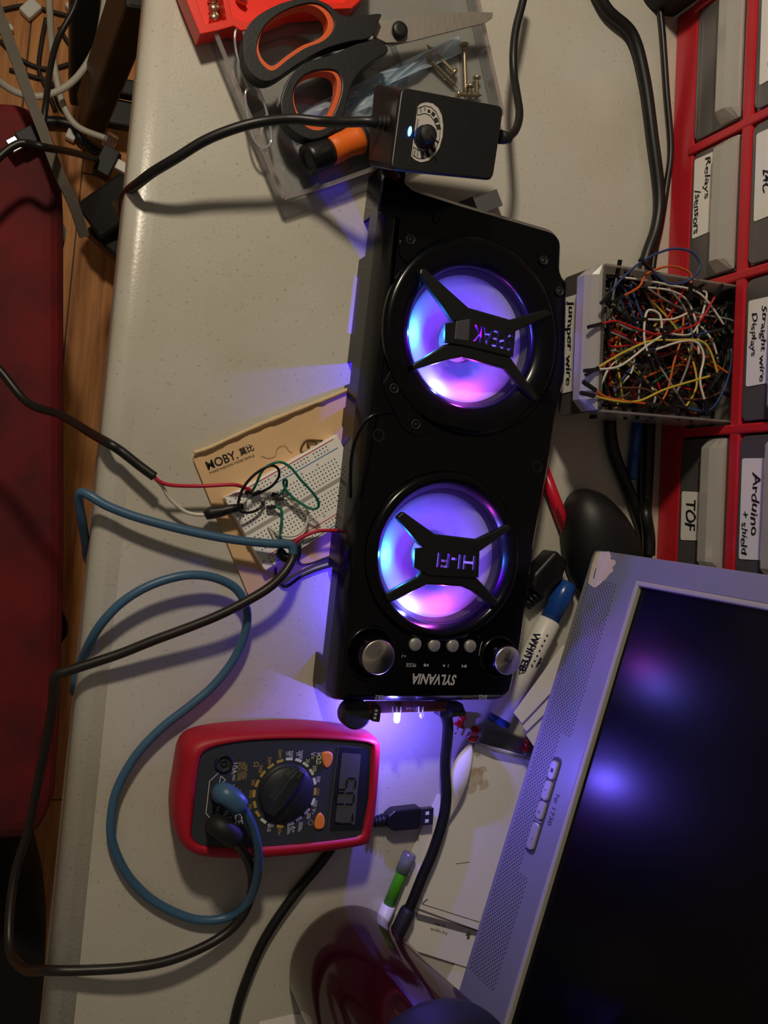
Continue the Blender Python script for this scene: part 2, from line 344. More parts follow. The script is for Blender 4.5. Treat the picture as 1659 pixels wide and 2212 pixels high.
def drawer(col, row, out, label, lines, lab=None):
    s0, s1 = DIV[col] + .0055, DIV[col + 1] - .0055; z0, z1 = ROWZ[row]; z0 += .0015; z1 -= .0012
    t = thing('storage_drawer', cb((s0 + s1) / 2, z0, out - .07), label, 'drawer', group='drawers of the red cabinet')
    k = lambda s, z, d: cb(s, z, out + d)
    bx = lambda mb, a, b, c, d, e, f: mb.box(k((a + b) / 2, (c + d) / 2, (e + f) / 2), CU * (b - a) / 2, CN * (f - e) / 2, (0, 0, (d - c) / 2))
    mb = MB()                                              # tray: floor, sides, back
    bx(mb, s0, s1, z0, z0 + .0015, -.142, -.002); bx(mb, s0, s0 + .0015, z0 + .0015, z1, -.142, -.002); bx(mb, s1 - .0015, s1, z0 + .0015, z1, -.142, -.002); bx(mb, s0 + .0015, s1 - .0015, z0 + .0015, z1, -.142, -.1405)
    mb.build('tray', milky, t)
    fr = [(s0, z0), (s1, z0), (s1, z1), (s0, z1)]
    R_ = rnd([(a, b, 0) for a, b in fr], .006)
    mb = MB().loft([[k(p.x, p.y, d) for p in R_] for d in (-.002, .001)]); mb.build('front_panel', milkyfront, t, .0006)
    zm = z1 - .0185                              # scooped finger pull along the upper half
    prof = [(zm, .001), (zm + .001, .0095), (zm + .004, .0118), (z1 - .007, .0112), (z1 - .003, .0080), (z1 - .0004, .0035), (z1, .001)]
    mb = MB()
    n = 14; rings = []
    for i in range(n + 1):
        q = i / n; sq = s0 + .001 + (s1 - s0 - .002) * q; e = min(q, 1 - q) * (s1 - s0); ff = 1 if e > .008 else math.sqrt(max(0.02, 1 - (1 - e / .008) ** 2))
        rings.append([k(sq, zz, .001 + (d - .001) * ff) for zz, d in prof])
    mb.loft(rings, smooth=False); mb.build('finger_pull', milkypull, t, .0006)
    if lines:
        a, b, c, d = lab
        sa, sb = s0 + (s1 - s0) * a, s0 + (s1 - s0) * b; za, zb_ = z0 + (z1 - z0) * c, z0 + (z1 - z0) * d
        q = [(sa, za), (sb, za + .0006), (sb - .0008, zb_), (sa + .0006, zb_ - .0005)]
        Rr = rnd([(x, y, 0) for x, y in q], .0018, 3)
        st = MB().loft([[k(p.x, p.y, e) for p in Rr] for e in (.0012, .0016)]).build('paper_label', paperm, t)
        mb = MB()
        for txt, u0, u1, v, hh in lines:
            textadd(mb, txt, k(sa + (sb - sa) * (u0 + u1) / 2, za + (zb_ - za) * v, .0018), CU, (0, 0, 1), (sb - sa) * (u1 - u0), (zb_ - za) * hh, bold=.012, shear=.12, wob=.0006)
        mb.build('handwriting', handm, st)
    return t
drawer(0, 0, 0, 'closed unlabelled bottom row drawer with the bright reflection, next to the black box', [])
drawer(1, 0, 0, 'closed bottom row drawer whose paper label reads relays and sensors', [('Relays', .04, .56, .66, .32), ('/sensors', .40, .95, .24, .30)], (.04, .66, .05, .50))
pull = drawer(2, 0, (px(1300, 720, .0735) - CP).dot(CN), 'drawer pulled out over the table and filled with a tangle of jumper wires', [('Jumper wire', .04, .92, .46, .46)], (.15, .84, .06, .47))
drawer(3, 0, 0, 'closed bottom row drawer with a small label reading TOF, above the monitor corner', [('TOF', .18, .80, .5, .52)], (.40, .78, .06, .52))
drawer(0, 1, 0, 'second row drawer at the very top right with a cut-off gauge label', [('Fine Guage', .03, .97, .44, .26)], (.22, .84, .08, .62))
drawer(1, 1, 0, 'second row drawer above the relays drawer with a label of a short number', [('24C', .44, .72, .46, .28)], (.07, .70, .08, .60))
drawer(2, 1, 0, 'second row drawer whose label reads straight wire displays', [('Displays', .16, .66, .26, .26), ('Straight wire', .10, .96, .64, .26)], (.15, .76, .06, .54))
drawer(3, 1, 0, 'second row drawer whose label reads arduino and shield', [('Arduino', .14, .76, .62, .30), ('+ shield', .52, .95, .24, .24)], (.16, .88, .06, .54))
# things seen through closed drawer fronts
ob = MB().tube([cb(-.150 + .02 * math.cos(a), .050 + .016 * math.sin(a), -.02 - .002 * a) for a in [k * .45 for k in range(15)]], .0045, 8).build('coiled_cable', M('pale_grey_cord', 'a8a29a', .6)); tag(ob, 'pale coiled cable seen inside the unlabelled drawer at the top', 'cable')
ob = MB().box(cb(.150, .0475, -.012), CU * .011, CN * .006, (0, 0, .006)).build('connector_block', M('cream_plastic', 'd8c9a6', .6), None, .001); tag(ob, 'small cream connector block inside the drawer labelled TOF', 'connector')
# jumper wires in the open drawer
OUT = (px(1300, 720, .0735) - CP).dot(CN)
WC = {'red': 'b81a22', 'orange': 'c85a20', 'yellow': 'c8b040', 'green': '1c6a4c', 'blue': '2c4478', 'white': 'd8d4c8', 'black': '141416', 'brown': '5c3a2c', 'grey': '7c7a78'}
WM_ = {c: M(c + '_wire_insulation', h, .45) for c, h in WC.items()}
hous = M('black_connector_housing', '0e0e10', .45)
def jumper(pts, colr, label, group=None, r=.0009, name='jumper_wire', ends=True, k=7):
    P = spline(pts, k); mid = sum(P, Vector()) / len(P)
    t = thing(name, (mid.x, mid.y, min(p.z for p in P)), label, 'wire', group=group)
    MB().tube(P, r, 6).build('wire', WM_[colr], t)
    if ends:
        for a, b in ((P[0], P[1]), (P[-1], P[-2])):
            d = (a - b).normalized(); mb = MB(); mb.bar(a - d * .001, a + d * .011, .0022, .0022, (.1, .2, 1)); mb.build('pin_housing', hous, t)
    return t
rw = random.Random(11)
cols = ['red'] * 18 + ['orange'] * 12 + ['yellow'] * 9 + ['green'] * 16 + ['blue'] * 9 + ['white'] * 12 + ['black'] * 22 + ['brown'] * 12 + ['grey'] * 8
rw.shuffle(cols)
nW = len(cols)
for i, c in enumerate(cols):
    q = i / nW; zz = .036 + .032 * q + rw.uniform(-.002, .002)
    s0, s1, d0, d1 = .025, .112, OUT - .122, OUT - .014
    cs, cd = rw.uniform(s0, s1), rw.uniform(d0, d1); ang = rw.gauss(0, .75) + (math.pi / 2); L_ = rw.uniform(.030, .062); bend = rw.uniform(-.028, .028)
    pts = []
    for u in (-1, -.5, 0, .5, 1):
        a = ang + rw.uniform(-.2, .2); x = cs + math.cos(a) * L_ * u + math.sin(ang) * bend * (1 - u * u) ; y = cd + math.sin(a) * L_ * u - math.cos(ang) * bend * (1 - u * u)
        pts.append(cb(min(max(x, s0), s1), min(max(zz + rw.uniform(-.003, .004), .034), .0695), min(max(y, d0), d1)))
    jumper(pts, c, c + ' jumper wire tangled among the others in the pulled-out drawer', c + ' jumper wires in the open drawer')
for c, P, lb in (('blue', [(1318, 632), (1350, 595), (1395, 560), (1450, 538), (1495, 545), (1512, 575), (1490, 605), (1445, 612), (1405, 580)], 'blue wire looping up over the edge of the pulled-out drawer'),
                 ('white', [(1395, 690), (1450, 690), (1486, 676)], 'short white wire lying straight on top of the tangle'),
                 ('white', [(1290, 798), (1340, 790), (1400, 745), (1430, 725)], 'white wire crossing the tangle near the drawer front'),
                 ('white', [(1412, 757), (1470, 738), (1505, 740), (1520, 770), (1512, 820), (1522, 865)], 'white wire hooked around the far end of the tangle'),
                 ('white', [(1403, 772), (1392, 735), (1393, 690), (1402, 670), (1425, 680), (1430, 712)], 'white wire bent in a tall hook in the tangle centre'),
                 ('yellow', [(1290, 795), (1340, 765), (1400, 738), (1450, 735), (1520, 740), (1548, 800), (1545, 815)], 'long yellow wire arched over the tangle'),
                 ('yellow', [(1282, 855), (1330, 866), (1380, 866), (1440, 840), (1535, 812)], 'yellow wire along the lower wall of the pulled-out drawer'),
                 ('orange', [(1285, 842), (1310, 858), (1350, 866), (1395, 872)], 'orange wire at the bottom front corner of the pulled-out drawer'),
                 ('orange', [(1345, 640), (1380, 620), (1400, 590), (1450, 575), (1490, 590), (1492, 615)], 'orange wire arched across the top of the tangle'),
                 ('red', [(1298, 700), (1330, 694), (1370, 708), (1420, 722), (1470, 712), (1510, 695), (1545, 640)], 'long red wire with its end sticking up at the back of the drawer')):
    jumper(pxs(P, .0755 if c != 'blue' else .082), c, lb, k=10, r=.0009)

# ---------------------------------------------------------------- black box and cables behind, pens, mouse
out = rnd(pxs([(1386, -120), (1384, -8), (1401, 19), (1428, 33), (1460, 38), (1474, 10), (1478, -120)], 0), .006)
ob = MB().prism(out, 0, .062, .008, 4).build('black_box', blackmat)
tag(ob, 'black plastic box at the top edge beside the red cabinet', 'box')
cable('mains_cable', [(1270, -60, .006), (1310, 20, .006), (1365, 75, .0055), (1392, 170, .0055), (1410, 300, .0055), (1424, 420, .0055), (1418, 490, .0055), (1395, 560, .0055), (1360, 700, .0055), (1330, 820, .0055), (1318, 900, .0055), (1326, 975, .0055), (1358, 1060, .0055), (1380, 1118, .0055), (1392, 1160, .0055), (1396, 1200, .0055), (1390, 1290, .0055)], .0048, cord, 'thick black power cord snaking between speaker and cabinet under the open drawer', 'cord', n=12)
cable('signal_cable', [(1418, -40, .004), (1430, 60, .004), (1440, 200, .004), (1449, 320, .004), (1440, 400, .004), (1428, 480, .004), (1412, 560, .004), (1390, 760, .004), (1383, 900, .004), (1385, 1000, .004), (1384, 1070, .004), (1390, 1110, .012), (1394, 1160, .014), (1396, 1200, .014)], .0026, cord, 'thin black cable running along the foot of the red cabinet', 'cable')
cable('monitor_cable', [(1424, 660, .0055), (1412, 780, .0055), (1404, 900, .0055), (1400, 1000, .0055), (1396, 1080, .0055), (1395, 1110, .018), (1402, 1160, .018), (1402, 1200, .018)], .0048, cord, 'fat black cable pressed against the red cabinet foot below the open drawer', 'cable', n=12)
bluep = M('blue_pen_plastic', '1d4a9a', .25)
def pen(name, a, b, prof, label, cat, ax_parts):
    a, b = Vector(a), Vector(b); d = b - a; L_ = d.length; t = thing(name, (a + b) / 2 - Vector((0, 0, prof)), label, cat)
    for nm, mat, pf in ax_parts: MB().lathe([(r, h * L_) for r, h in pf], a, d, 24).build(nm, mat, t)
    return t
pen('pen', px(1382, 860, .0045), px(1365, 1036, .0045), .0045, 'blue pen lying beside the black cables below the open drawer', 'pen', [('barrel', bluep, [(.0035, 0), (.0043, .02), (.0043, .65), (.0040, .66), (.0044, .67), (.0044, .97), (.003, 1)])])
redpen = M('red_pen_plastic', 'd01c34', .3)
t = pen('pencil', px(1168, 1000, .006), px(1240, 1190, .006), .006, 'red pencil sticking out from under the speaker beside the mouse', 'pencil', [('barrel', redpen, [(.0048, 0), (.0048, 1)])])
mb = MB(); ptext(mb, 'MADEIN', (1203, 1098), (1216, 1134), .0112, .0028); mb.build('printed_text', ink, t)
# mouse
mo = px(1280, 1190, 0); md = (px(1325, 1250, 0) - px(1262, 1075, 0)).normalized(); mn = Vector((-md.y, md.x, 0))
t = thing('computer_mouse', mo, 'matt black computer mouse partly tucked under the monitor corner', 'mouse')
def mouse_ring(z, k, sx=0): return [mo + md * (math.cos(a) * .053 * k + sx) + mn * (math.sin(a) * (.031 + .003 * math.cos(a)) * k) + Vector((0, 0, z)) for a in [2 * math.pi * i / 40 for i in range(40)]]
MB().loft([mouse_ring(0, .93), mouse_ring(.004, .99), mouse_ring(.010, 1), mouse_ring(.018, .965), mouse_ring(.025, .87), mouse_ring(.031, .70, -.001), mouse_ring(.035, .46, -.002), mouse_ring(.0365, .2, -.003)], smooth=True).build('shell', M('black_rubber_shell', '151516', .5, bump=.1, scale=900), t)
MB().tube(spline([mo + md * x + mn * y + Vector((0, 0, z)) for x, y, z in ((.045, .018, .0165), (.02, .0265, .0195), (-.01, .027, .0185), (-.04, .019, .0145))]), .0005).build('side_seam', hous, t)
# usb adapter block
q = pxs([(1203, 1188), (1229, 1214), (1217, 1250), (1172, 1287), (1150, 1270), (1156, 1240)], .017)
t = thing('usb_adapter', sum(q, Vector()) / 6 * 1.0 - Vector((0, 0, .017)), 'small black usb adapter block lying between speaker and mouse', 'adapter')
MB().prism(rnd(q, .003), .0, .017, .003).build('body', black, t)
mb = MB()
for i in range(4): 
    f = i / 4; mb.lathe([(.0055 - .0012 * f, 0), (.0055 - .0012 * f, .0026)], px(1163 - 7 * i, 1281 + 7 * i, .0075), px(1150, 1294, .0075) - px(1163, 1281, .0075), 12)
mb.build('strain_relief', black, t)
# whiteboard marker
t = pen('marker', px(1226, 1262, .0095), px(1074, 1565, .0095), .0095, 'white whiteboard marker with a blue cap beside the speaker controls', 'marker',
        [('cap', bluep, [(.0062, -.01), (.0072, .0), (.0085, .06), (.0088, .14), (.0076, .155), (.0076, .262)]), ('barrel', white, [(.0079, .262), (.0090, .275), (.0090, .955)]), ('end_plug', bluep, [(.0088, .955), (.0088, .985), (.0075, 1.0)])])
zt_ = .0187
mb = MB(); ptext(mb, 'WHITEB', (1161, 1366), (1126, 1450), .0190, .0068, bold=.03); ptext(mb, 'edding', (1187, 1375), (1177, 1395), .0175, .0035); ptext(mb, '.com', (1176, 1397), (1170, 1410), .0175, .0025); ptext(mb, 'WT-10001', (1126, 1472), (1114, 1502), .0168, .003)
for i in range(7):
    c = px(1182 - 5.4 * i, 1373 + 11 * i, .0186); mb.box(c, (.0007, 0, 0), (0, .0007, 0), (0, 0, .0001))
for a, b in ((1164, 1432), (1158, 1438), (1152, 1436), (1166, 1424)): mb.box(px(a, b, .0182), (.0014, .0006, 0), (-.0004, .001, 0), (0, 0, .0001))
mb.build('printed_text', M('navy_ink', '14143c', .6), t)
# grey disc and folded cards
ob = MB(); c = px(1292, 1462, .004); ob.lathe([(.029, 0), (.0315, .001), (.032, .0025), (.0305, .003), (.029, .0018), (0, .0018)], (c.x, c.y, .0005), (0, 0, 1), 56, True, False)
tag(ob.build('metal_lid', M('grey_brushed_metal', '8e8c88', .38, .9, var=.2)), 'round grey metal lid half hidden under the monitor beside the marker', 'lid')
for i, (q, z, lb) in enumerate((([(1110, 1540), (1214, 1396), (1250, 1380), (1262, 1420), (1128, 1562)], .036, 'white folded paper strip nearest the marker'),
        ([(1122, 1558), (1236, 1420), (1262, 1430), (1258, 1462), (1137, 1580)], .033, 'white folded paper strip in the middle of the three beside the monitor'),
        ([(1130, 1577), (1238, 1450), (1268, 1470), (1230, 1560), (1153, 1612)], .030, 'lowest of the three white folded strips beside the monitor'))):
    P = pxs(q, z); mb = MB().prism(P, z - .0004, z)
    ob = mb.build('folded_paper_strip', paperm); tag(ob, lb, 'paper', None)
ob = MB().prism(pxs([(1150, 1560), (1232, 1455), (1258, 1480), (1235, 1580), (1185, 1605)], .007), 0, .0292).build('small_carton', M('grey_card', '6e6a66', .8)); tag(ob, 'grey card box under the folded paper strips at the monitor edge', 'box')

# ---------------------------------------------------------------- papers, pins, pens in front of the monitor
def sheet(name, q, z, label, mat=paperm, th=.0003, r=.001):
    return tag(MB().prism(rnd(pxs(q, z), r, 2), z - th, z).build(name, mat), label, 'paper')
def stained():
    mt = M('stained_white_paper', 'f4f0ea', .85, var=.05, scale=12); nt = mt.node_tree; N = nt.nodes.new; L = nt.links.new; b = nt.nodes['Principled BSDF']
    tc = N('ShaderNodeTexCoord'); src = b.inputs['Base Color'].links[0].from_socket
    for cx_, cy_, rad in ((1027, 1678, .0075), (1018, 1702, .0045), (1044, 1694, .005), (1022, 1666, .004), (1040, 1664, .004), (1030, 1628, .0028)):
        g = N('ShaderNodeVectorMath'); g.operation = 'DISTANCE'; c = px(cx_, cy_, .0035); STAIN.append((g, c)); L(tc.outputs['Object'], g.inputs[0])
        n = N('ShaderNodeTexNoise'); n.inputs['Scale'].default_value = 260; L(tc.outputs['Object'], n.inputs['Vector'])
        a = N('ShaderNodeMath'); a.operation = 'MULTIPLY_ADD'; a.inputs[1].default_value = .006; L(n.outputs['Fac'], a.inputs[0]); L(g.outputs['Value'], a.inputs[2])
        r = N('ShaderNodeMapRange'); r.inputs[1].default_value = rad + .003; r.inputs[2].default_value = rad + .0018; r.inputs[4].default_value = .55; L(a.outputs[0], r.inputs[0])
        mx = N('ShaderNodeMix'); mx.data_type = 'RGBA'; mx.inputs[7].default_value = (*lin('b79a72'), 1); L(r.outputs[0], mx.inputs[0]); L(src, mx.inputs[6]); src = mx.outputs[2]
    L(src, b.inputs['Base Color']); return mt
STAIN = []
sm = stained()
sheet('backing_sheet', [(946, 1714), (1000, 1730), (1000, 1900), (872, 2040), (826, 2005), (884, 1850)], .0012, 'white sheet edge showing left of the black cord under the other papers')
t = sheet('printed_card', [(884, 1958), (1100, 2020), (1075, 2110), (863, 2043)], .0024, 'white printed card under the stained sheet with small upside-down print', th=.0008)
mb = MB(); ptext(mb, 'Free Upgrade', (966, 2016), (930, 2006), .0024, .0026); ptext(mb, 'to the', (962, 2001), (938, 1995), .0024, .002)
c = px(1012, 2022, .0026); mb.box(c, (.0011, 0, 0), (0, .0024, 0), (0, 0, .00005)); mb.add([c + Vector(v) for v in ((-.0028, .0006, .0001), (.0028, .0006, .0001), (0, .0045, .0001))], [[0, 1, 2]])
mb.build('printed_text', inkgrey, t)
mb = MB(); a = [(898, 1972), (1060, 2016), (1058, 2030), (900, 1987)]; mb.prism(pxs(a, .00245), .00242, .0026); mb.build('shadow_band', M('painted_shadow', '6f6a78', .8), t)  # shadow cast by the sheet edge above, painted onto the card
sheet('lower_sheet', [(985, 2076), (1080, 2100), (1070, 2200), (960, 2130)], .0008, 'white sheet at the bottom between tumbler and monitor')
Pm = [(1030, 1603), (1100, 1622), (1200, 1650), (1150, 1850), (1090, 2030), (1035, 2010), (887, 1956), (905, 1890), (930, 1830), (985, 1690)]
t = sheet('stained_sheet', Pm, .0045, 'white sheet with a brown flower-shaped stain beside the monitor', sm, th=.0009)
for g, c in STAIN: g.inputs[1].default_value = c - t.location
mb = MB()
for a, b, wd in (((912, 1953), (1036, 1992), .0004), ((912, 1953), (906, 1915), .0002), ((912, 1952), (924, 1942), .0008), ((985, 1866), (1015, 1862), .0003)): mb.bar(px(*a, .0047), px(*b, .0047), wd, .0001)
mb.build('pencil_line', inkgrey, t)
# curled edge of the sheet
e0 = spline([px(x, y, z) for x, y, z in ((1013, 1606, .007), (985, 1640, .012), (970, 1690, .013), (968, 1745, .010), (925, 1835, .006))])
e1 = spline([px(x, y, z) for x, y, z in ((1022, 1606, .0047), (1022, 1640, .0047), (1010, 1690, .0047), (985, 1745, .0047), (932, 1835, .0047))])
e2 = spline([px(x, y, z) for x, y, z in ((1018, 1604, .010), (1018, 1640, .018), (1008, 1690, .019), (985, 1745, .013), (930, 1835, .0065))])
mb = MB(); mb.loft([e0, e2, e1], False, False, True, closed=False); mb.build('curled_edge', paperm, t)
redclear = M('clear_red_plastic', 'c8101c', .1, coat=1); redclear.node_tree.nodes['Principled BSDF'].inputs['Transmission Weight'].default_value = .45
def pin(a, b, label):
    a, b = Vector(a), Vector(b); L_ = (b - a).length; t = thing('push_pin', (a + b) / 2 - Vector((0, 0, .004)), label, 'push pin', group='clear red push pins')
    MB().lathe([(.0046, 0), (.0046, .0016), (.0028, .0028), (.0024, .0062), (.003, .0072), (.0036, .0085), (.003, .0096)], a, b - a, 20).build('grip', redclear, t)
    MB().lathe([(.0005, -.006), (.0005, .0002)], a, b - a, 8).build('needle', steel, t); return t
pin(px(1020, 1594, .010), px(1028, 1572, .016), 'clear red push pin standing at the corner of the stained sheet')
t = thing('pin_case', px(1092, 1598, 0), 'small clear plastic case at the head of the stained sheet', 'case')
q = pxs([(1036, 1566), (1090, 1578), (1160, 1604), (1190, 1645), (1060, 1618), (1022, 1602)], .0045)
mb = MB(); mb.prism(rnd(q, .002), .0002, .0012); mb.build('case_floor', clearp, t)
mb = MB()
for i in range(len(q)): mb.bar(Vector((q[i - 1].x, q[i - 1].y, .0062)), Vector((q[i].x, q[i].y, .0062)), .0009, .010)
mb.build('case_wall', clearp, t)
pin(px(1136, 1622, .0046), px(1140, 1600, .0046), 'clear red push pin lying by the monitor edge')
pin(px(990, 1570, .0046), px(996, 1556, .0046), 'dim red push pin lying next to the thick cord')
greenp = M('green_translucent_barrel', '4fae1e', .3)
pen('highlighter', px(886, 1842, .0055), px(818, 2008, .0055), .0055, 'green highlighter with a clear cap lying beside the papers', 'highlighter',
    [('clear_cap', clear('frosted_cap', 'cfc9dd', .55, .15), [(.0040, 0), (.0052, .02), (.0052, .26)]), ('barrel', greenp, [(.0040, .10), (.0043, .26), (.0043, .68)]), ('white_end', white, [(.0050, .68), (.0050, .98), (.004, 1)])])
# ---------------------------------------------------------------- tumbler
tc = px(737, 2070, 0)
t = thing('tumbler', tc, 'tall dark red tumbler with a black lid at the bottom of the photo', 'tumbler')
winep = clear('wine_red_clear_plastic', '7a2630', .72, .08, .15)
MB().lathe([(.030, 0), (.0385, .002), (.0405, .008), (.0440, .08), (.0500, .142), (.0500, .145)], tc, (0, 0, 1), 64, True, False).build('outer_cup', winep, t)
MB().lathe([(.025, .004), (.035, .006), (.0395, .010), (.0428, .08), (.0486, .142)], tc, (0, 0, 1), 64).build('inner_cup', M('black_inner_cup', '14090b', .35), t)
MB().lathe([(.0515, .143), (.0525, .148), (.0525, .166), (.050, .172), (.042, .174), (.040, .170), (0.0, .170)], tc, (0, 0, 1), 64).build('lid', blackmat, t)
sheet('note_paper', [(560, 2208), (640, 2190), (700, 2200), (700, 2300), (560, 2300)], .0006, 'white paper corner at the bottom edge beneath the tumbler')
# ---------------------------------------------------------------- kraft envelope, breadboard, jumper leads
kraft = M('kraft_paper', 'dfba8c', .8, var=.10, scale=25)
q = pxs([(415, 985), (548, 926), (690, 868), (800, 822), (862, 945), (742, 1184), (700, 1206), (538, 1289)], .003)
t = thing('kraft_envelope', sum(q, Vector()) / 8 - Vector((0, 0, .003)), 'tan kraft paper envelope with printed lettering under the breadboard', 'envelope')
MB().prism(rnd(q, .003, 3), .0, .003).build('sleeve', kraft, t)
mb = MB(); f = spline([px(*p) for p in [(418, 978, .0045), (450, 968, .0055), (500, 945, .0052), (560, 918, .005), (600, 902, .0058), (660, 878, .005), (720, 855, .005), (790, 824, .0045)]], 5)
for i in range(len(f)): f[i].z += rw.uniform(-.0004, .0006)
mb.tube(f, [.0013 + rw.uniform(-.0003, .0004) for _ in f], 7); mb.build('torn_flap', M('pale_torn_kraft', 'e0c49a', .9), t)
mb = MB()
ptext(mb, 'MOBY.', (446, 1007), (512, 981), .003, .0060, bold=.016); ptext(mb, '莫比', (517, 978), (547, 965), .003, None, bold=.02)
ptext(mb, 'MAKE FASHION MORE SIMPLE', (453, 1022), (549, 984), .003, .0016)
mb.build('printed_lettering', ink, t)
cable('hair', [(564, 985, .0034), (580, 990, .0034), (594, 985, .0034), (600, 968, .0036), (615, 962, .004), (625, 975, .0034), (632, 978, .0034)], .00014, M('brown_hair', '8a6238', .6), 'single long hair lying on the kraft envelope above the breadboard', 'hair')
ob = MB(); ob.tube(spline([px(*p) for p in [(697, 952, .0042), (664, 951, .0042), (655, 958, .0042), (650, 970, .0042), (652, 977, .0042), (662, 974, .0045), (668, 968, .0045), (664, 960, .0045), (672, 956, .0045), (684, 957, .0045), (682, 964, .0042), (672, 970, .0042)]], 5), .0006, 6)
tag(ob.build('paper_clip', M('bronze_wire', '6b5230', .4, .8)), 'bent bronze paper clip on the envelope at the breadboard corner', 'paper clip')
zb0, zb1 = .003, .0115
A = px(486.5, 1076, zb1); B_ = px(574.7, 1232.8, zb1); bv = (B_ - A).normalized(); bu = Vector((-bv.y, bv.x, 0)); BW = .0550
if bu.x < 0: bu = -bu
BL = .088
def bb(u, v, z=zb1): return A + bu * u + bv * v + Vector((0, 0, z - zb1))
t = thing('breadboard', bb(BL / 2, BW / 2, zb0), 'white solderless breadboard full of jumper wires, half under the speaker edge', 'breadboard')
def bbmat():
    mt = M('breadboard_abs', 'f5f3ef', .45); nt = mt.node_tree; N = nt.nodes.new; L = nt.links.new; b = nt.nodes['Principled BSDF']; return mt
outl = [bb(0, 0), bb(BL, 0), bb(BL, BW), bb(0, BW)]
bbm = bbmat()
MB().prism(outl, zb0, zb1, .0006, 2).build('body', bbm, t)
mb = MB(); hs = .00042
P = .00254; u0 = .0045
rows = [.0138 + P * i for i in range(5)] + [.0138 + P * (4 + 3) + P * i for i in range(5)]
for k in range(30):
    for v in rows: mb.box(bb(u0 + P * k, v, zb1 + .00003), bu * hs, bv * hs, (0, 0, .00003))
rails = (.0035, .0060, BW - .0060, BW - .0035)
for k in range(30):
    if k % 6 == 5: continue
    for v in rails: mb.box(bb(u0 + P * (k + .5), v, zb1 + .00003), bu * hs, bv * hs, (0, 0, .00003))
mb.build('hole_grid', M('dark_hole', '26221e', .9), t)
mb = MB(); mb.box(bb(BL / 2, BW / 2, zb1 + .00004), bu * BL / 2, bv * .0013, (0, 0, .00003)); mb.build('centre_channel', M('channel_grey', 'a9a6a0', .6), t)
rl, bl_ = M('red_rail_ink', 'c8324a', .6), M('blue_rail_ink', '3a6cb0', .6)
for mat_, vs in ((rl, (.0015, BW - .0079)), (bl_, (.0081, BW - .0016))):
    for v in vs:
        mb = MB(); mb.box(bb(BL / 2 + .001, v, zb1 + .00004), bu * (BL / 2 - .005), bv * .0003, (0, 0, .00003)); mb.build('rail_stripe', mat_, t)
mb = MB()
for k in (0, 4, 9, 14, 19, 24):
    textadd(mb, str(k + 1 if k == 0 else k + 1), bb(u0 + P * k, .0112, zb1), bu, -bv, None, .0013); textadd(mb, str(k + 1), bb(u0 + P * k, BW - .0112, zb1), bu, -bv, None, .0013)
for i, ch in enumerate('ABCDEFGHIJ'): textadd(mb, ch, bb(.0018, rows[i], zb1), -bv, -bu, None, .0012)
for v in (.0035, BW - .006): textadd(mb, '+', bb(.0016, v, zb1), bu, -bv, None, .0016)
mb.build('printed_numbers', inkgrey, t)
mb = MB()
for v in (.004, .030, .052): mb.box(bb(.0004, v, zb1 - .0015), bu * .0008, bv * .0016, (0, 0, .0017))
mb.build('side_tab', bbm, t)
def cr(x, y): return (380 + x / 4.366, 840 + y / 4.366)
def hjumper(name, pts, colm, heads, label, r=.0009):
    Pw = spline([px(*cr(a, b), z) for a, b, z in pts], 10); c = sum(Pw, Vector()) / len(Pw)
    t = thing(name, (c.x, c.y, zb1), label, 'wire'); MB().tube(Pw, r, 8).build('wire', colm, t)
    for a, b, z0, c_, d_, z1 in heads:
        mb = MB(); mb.bar(px(*cr(a, b), z0), px(*cr(c_, d_), z1), .0026, .0026, (.3, .1, 1)); mb.build('pin_housing', hous, t, .0003)
    return t
gw = M('teal_wire', '12705a', .4); wwm = WM_['white']; kw = M('black_wire', '121212', .4); rwm = M('red_wire', 'c0203a', .4)
hjumper('jumper_wire', [(800, 975, .016), (900, 920, .020), (965, 840, .026), (970, 765, .030), (920, 725, .032), (850, 740, .032), (740, 810, .030), (650, 910, .028), (600, 1020, .026), (590, 1110, .024), (620, 1160, .021), (700, 1165, .018), (770, 1140, .016), (815, 1095, .0155)], kw, [(712, 1002, .015, 800, 968, .016), (822, 1070, .012, 820, 1045, .0175)], 'black jumper wire standing in a big loop over the breadboard corner')
hjumper('jumper_wire', [(720, 965, .0155), (760, 890, .02), (810, 780, .026), (880, 720, .031), (980, 690, .033), (1080, 740, .033), (1180, 860, .032), (1290, 980, .030), (1345, 1070, .027), (1330, 1125, .025), (1260, 1125, .023), (1150, 1060, .021), (1060, 980, .020), (1015, 900, .020), (1025, 855, .021), (1045, 870, .020), (1035, 930, .018), (985, 995, .015)], gw, [(655, 980, .0125, 715, 965, .015), (905, 995, .0125, 965, 1010, .0145)], 'long teal jumper wire curling across the breadboard')
hjumper('jumper_wire', [(930, 1110, .0155), (985, 1125, .017), (1000, 1200, .017), (990, 1300, .016), (975, 1440, .0135)], gw, [(852, 1118, .0145, 940, 1110, .0155)], 'teal jumper wire running straight down over the centre channel')
hjumper('jumper_wire', [(1020, 1035, .015), (1120, 1045, .018), (1210, 1100, .019), (1245, 1180, .018), (1230, 1280, .017), (1170, 1360, .016), (1080, 1390, .015), (980, 1375, .0145), (900, 1320, .014), (875, 1300, .013), (900, 1350, .0135), (950, 1450, .0135)], wwm, [(935, 1040, .0135, 1020, 1035, .015)], 'white jumper wire curving over the lower half of the breadboard')
hjumper('jumper_wire', [(1110, 1455, .0125), (1200, 1395, .015), (1320, 1345, .017), (1430, 1335, .017), (1540, 1335, .016)], rwm, [], 'red jumper wire going from the breadboard edge under the speaker', .0012)
hjumper('jumper_wire', [(945, 1590, .012), (925, 1660, .013)], wwm, [], 'short white wire stub at the lower breadboard corner', .0011)
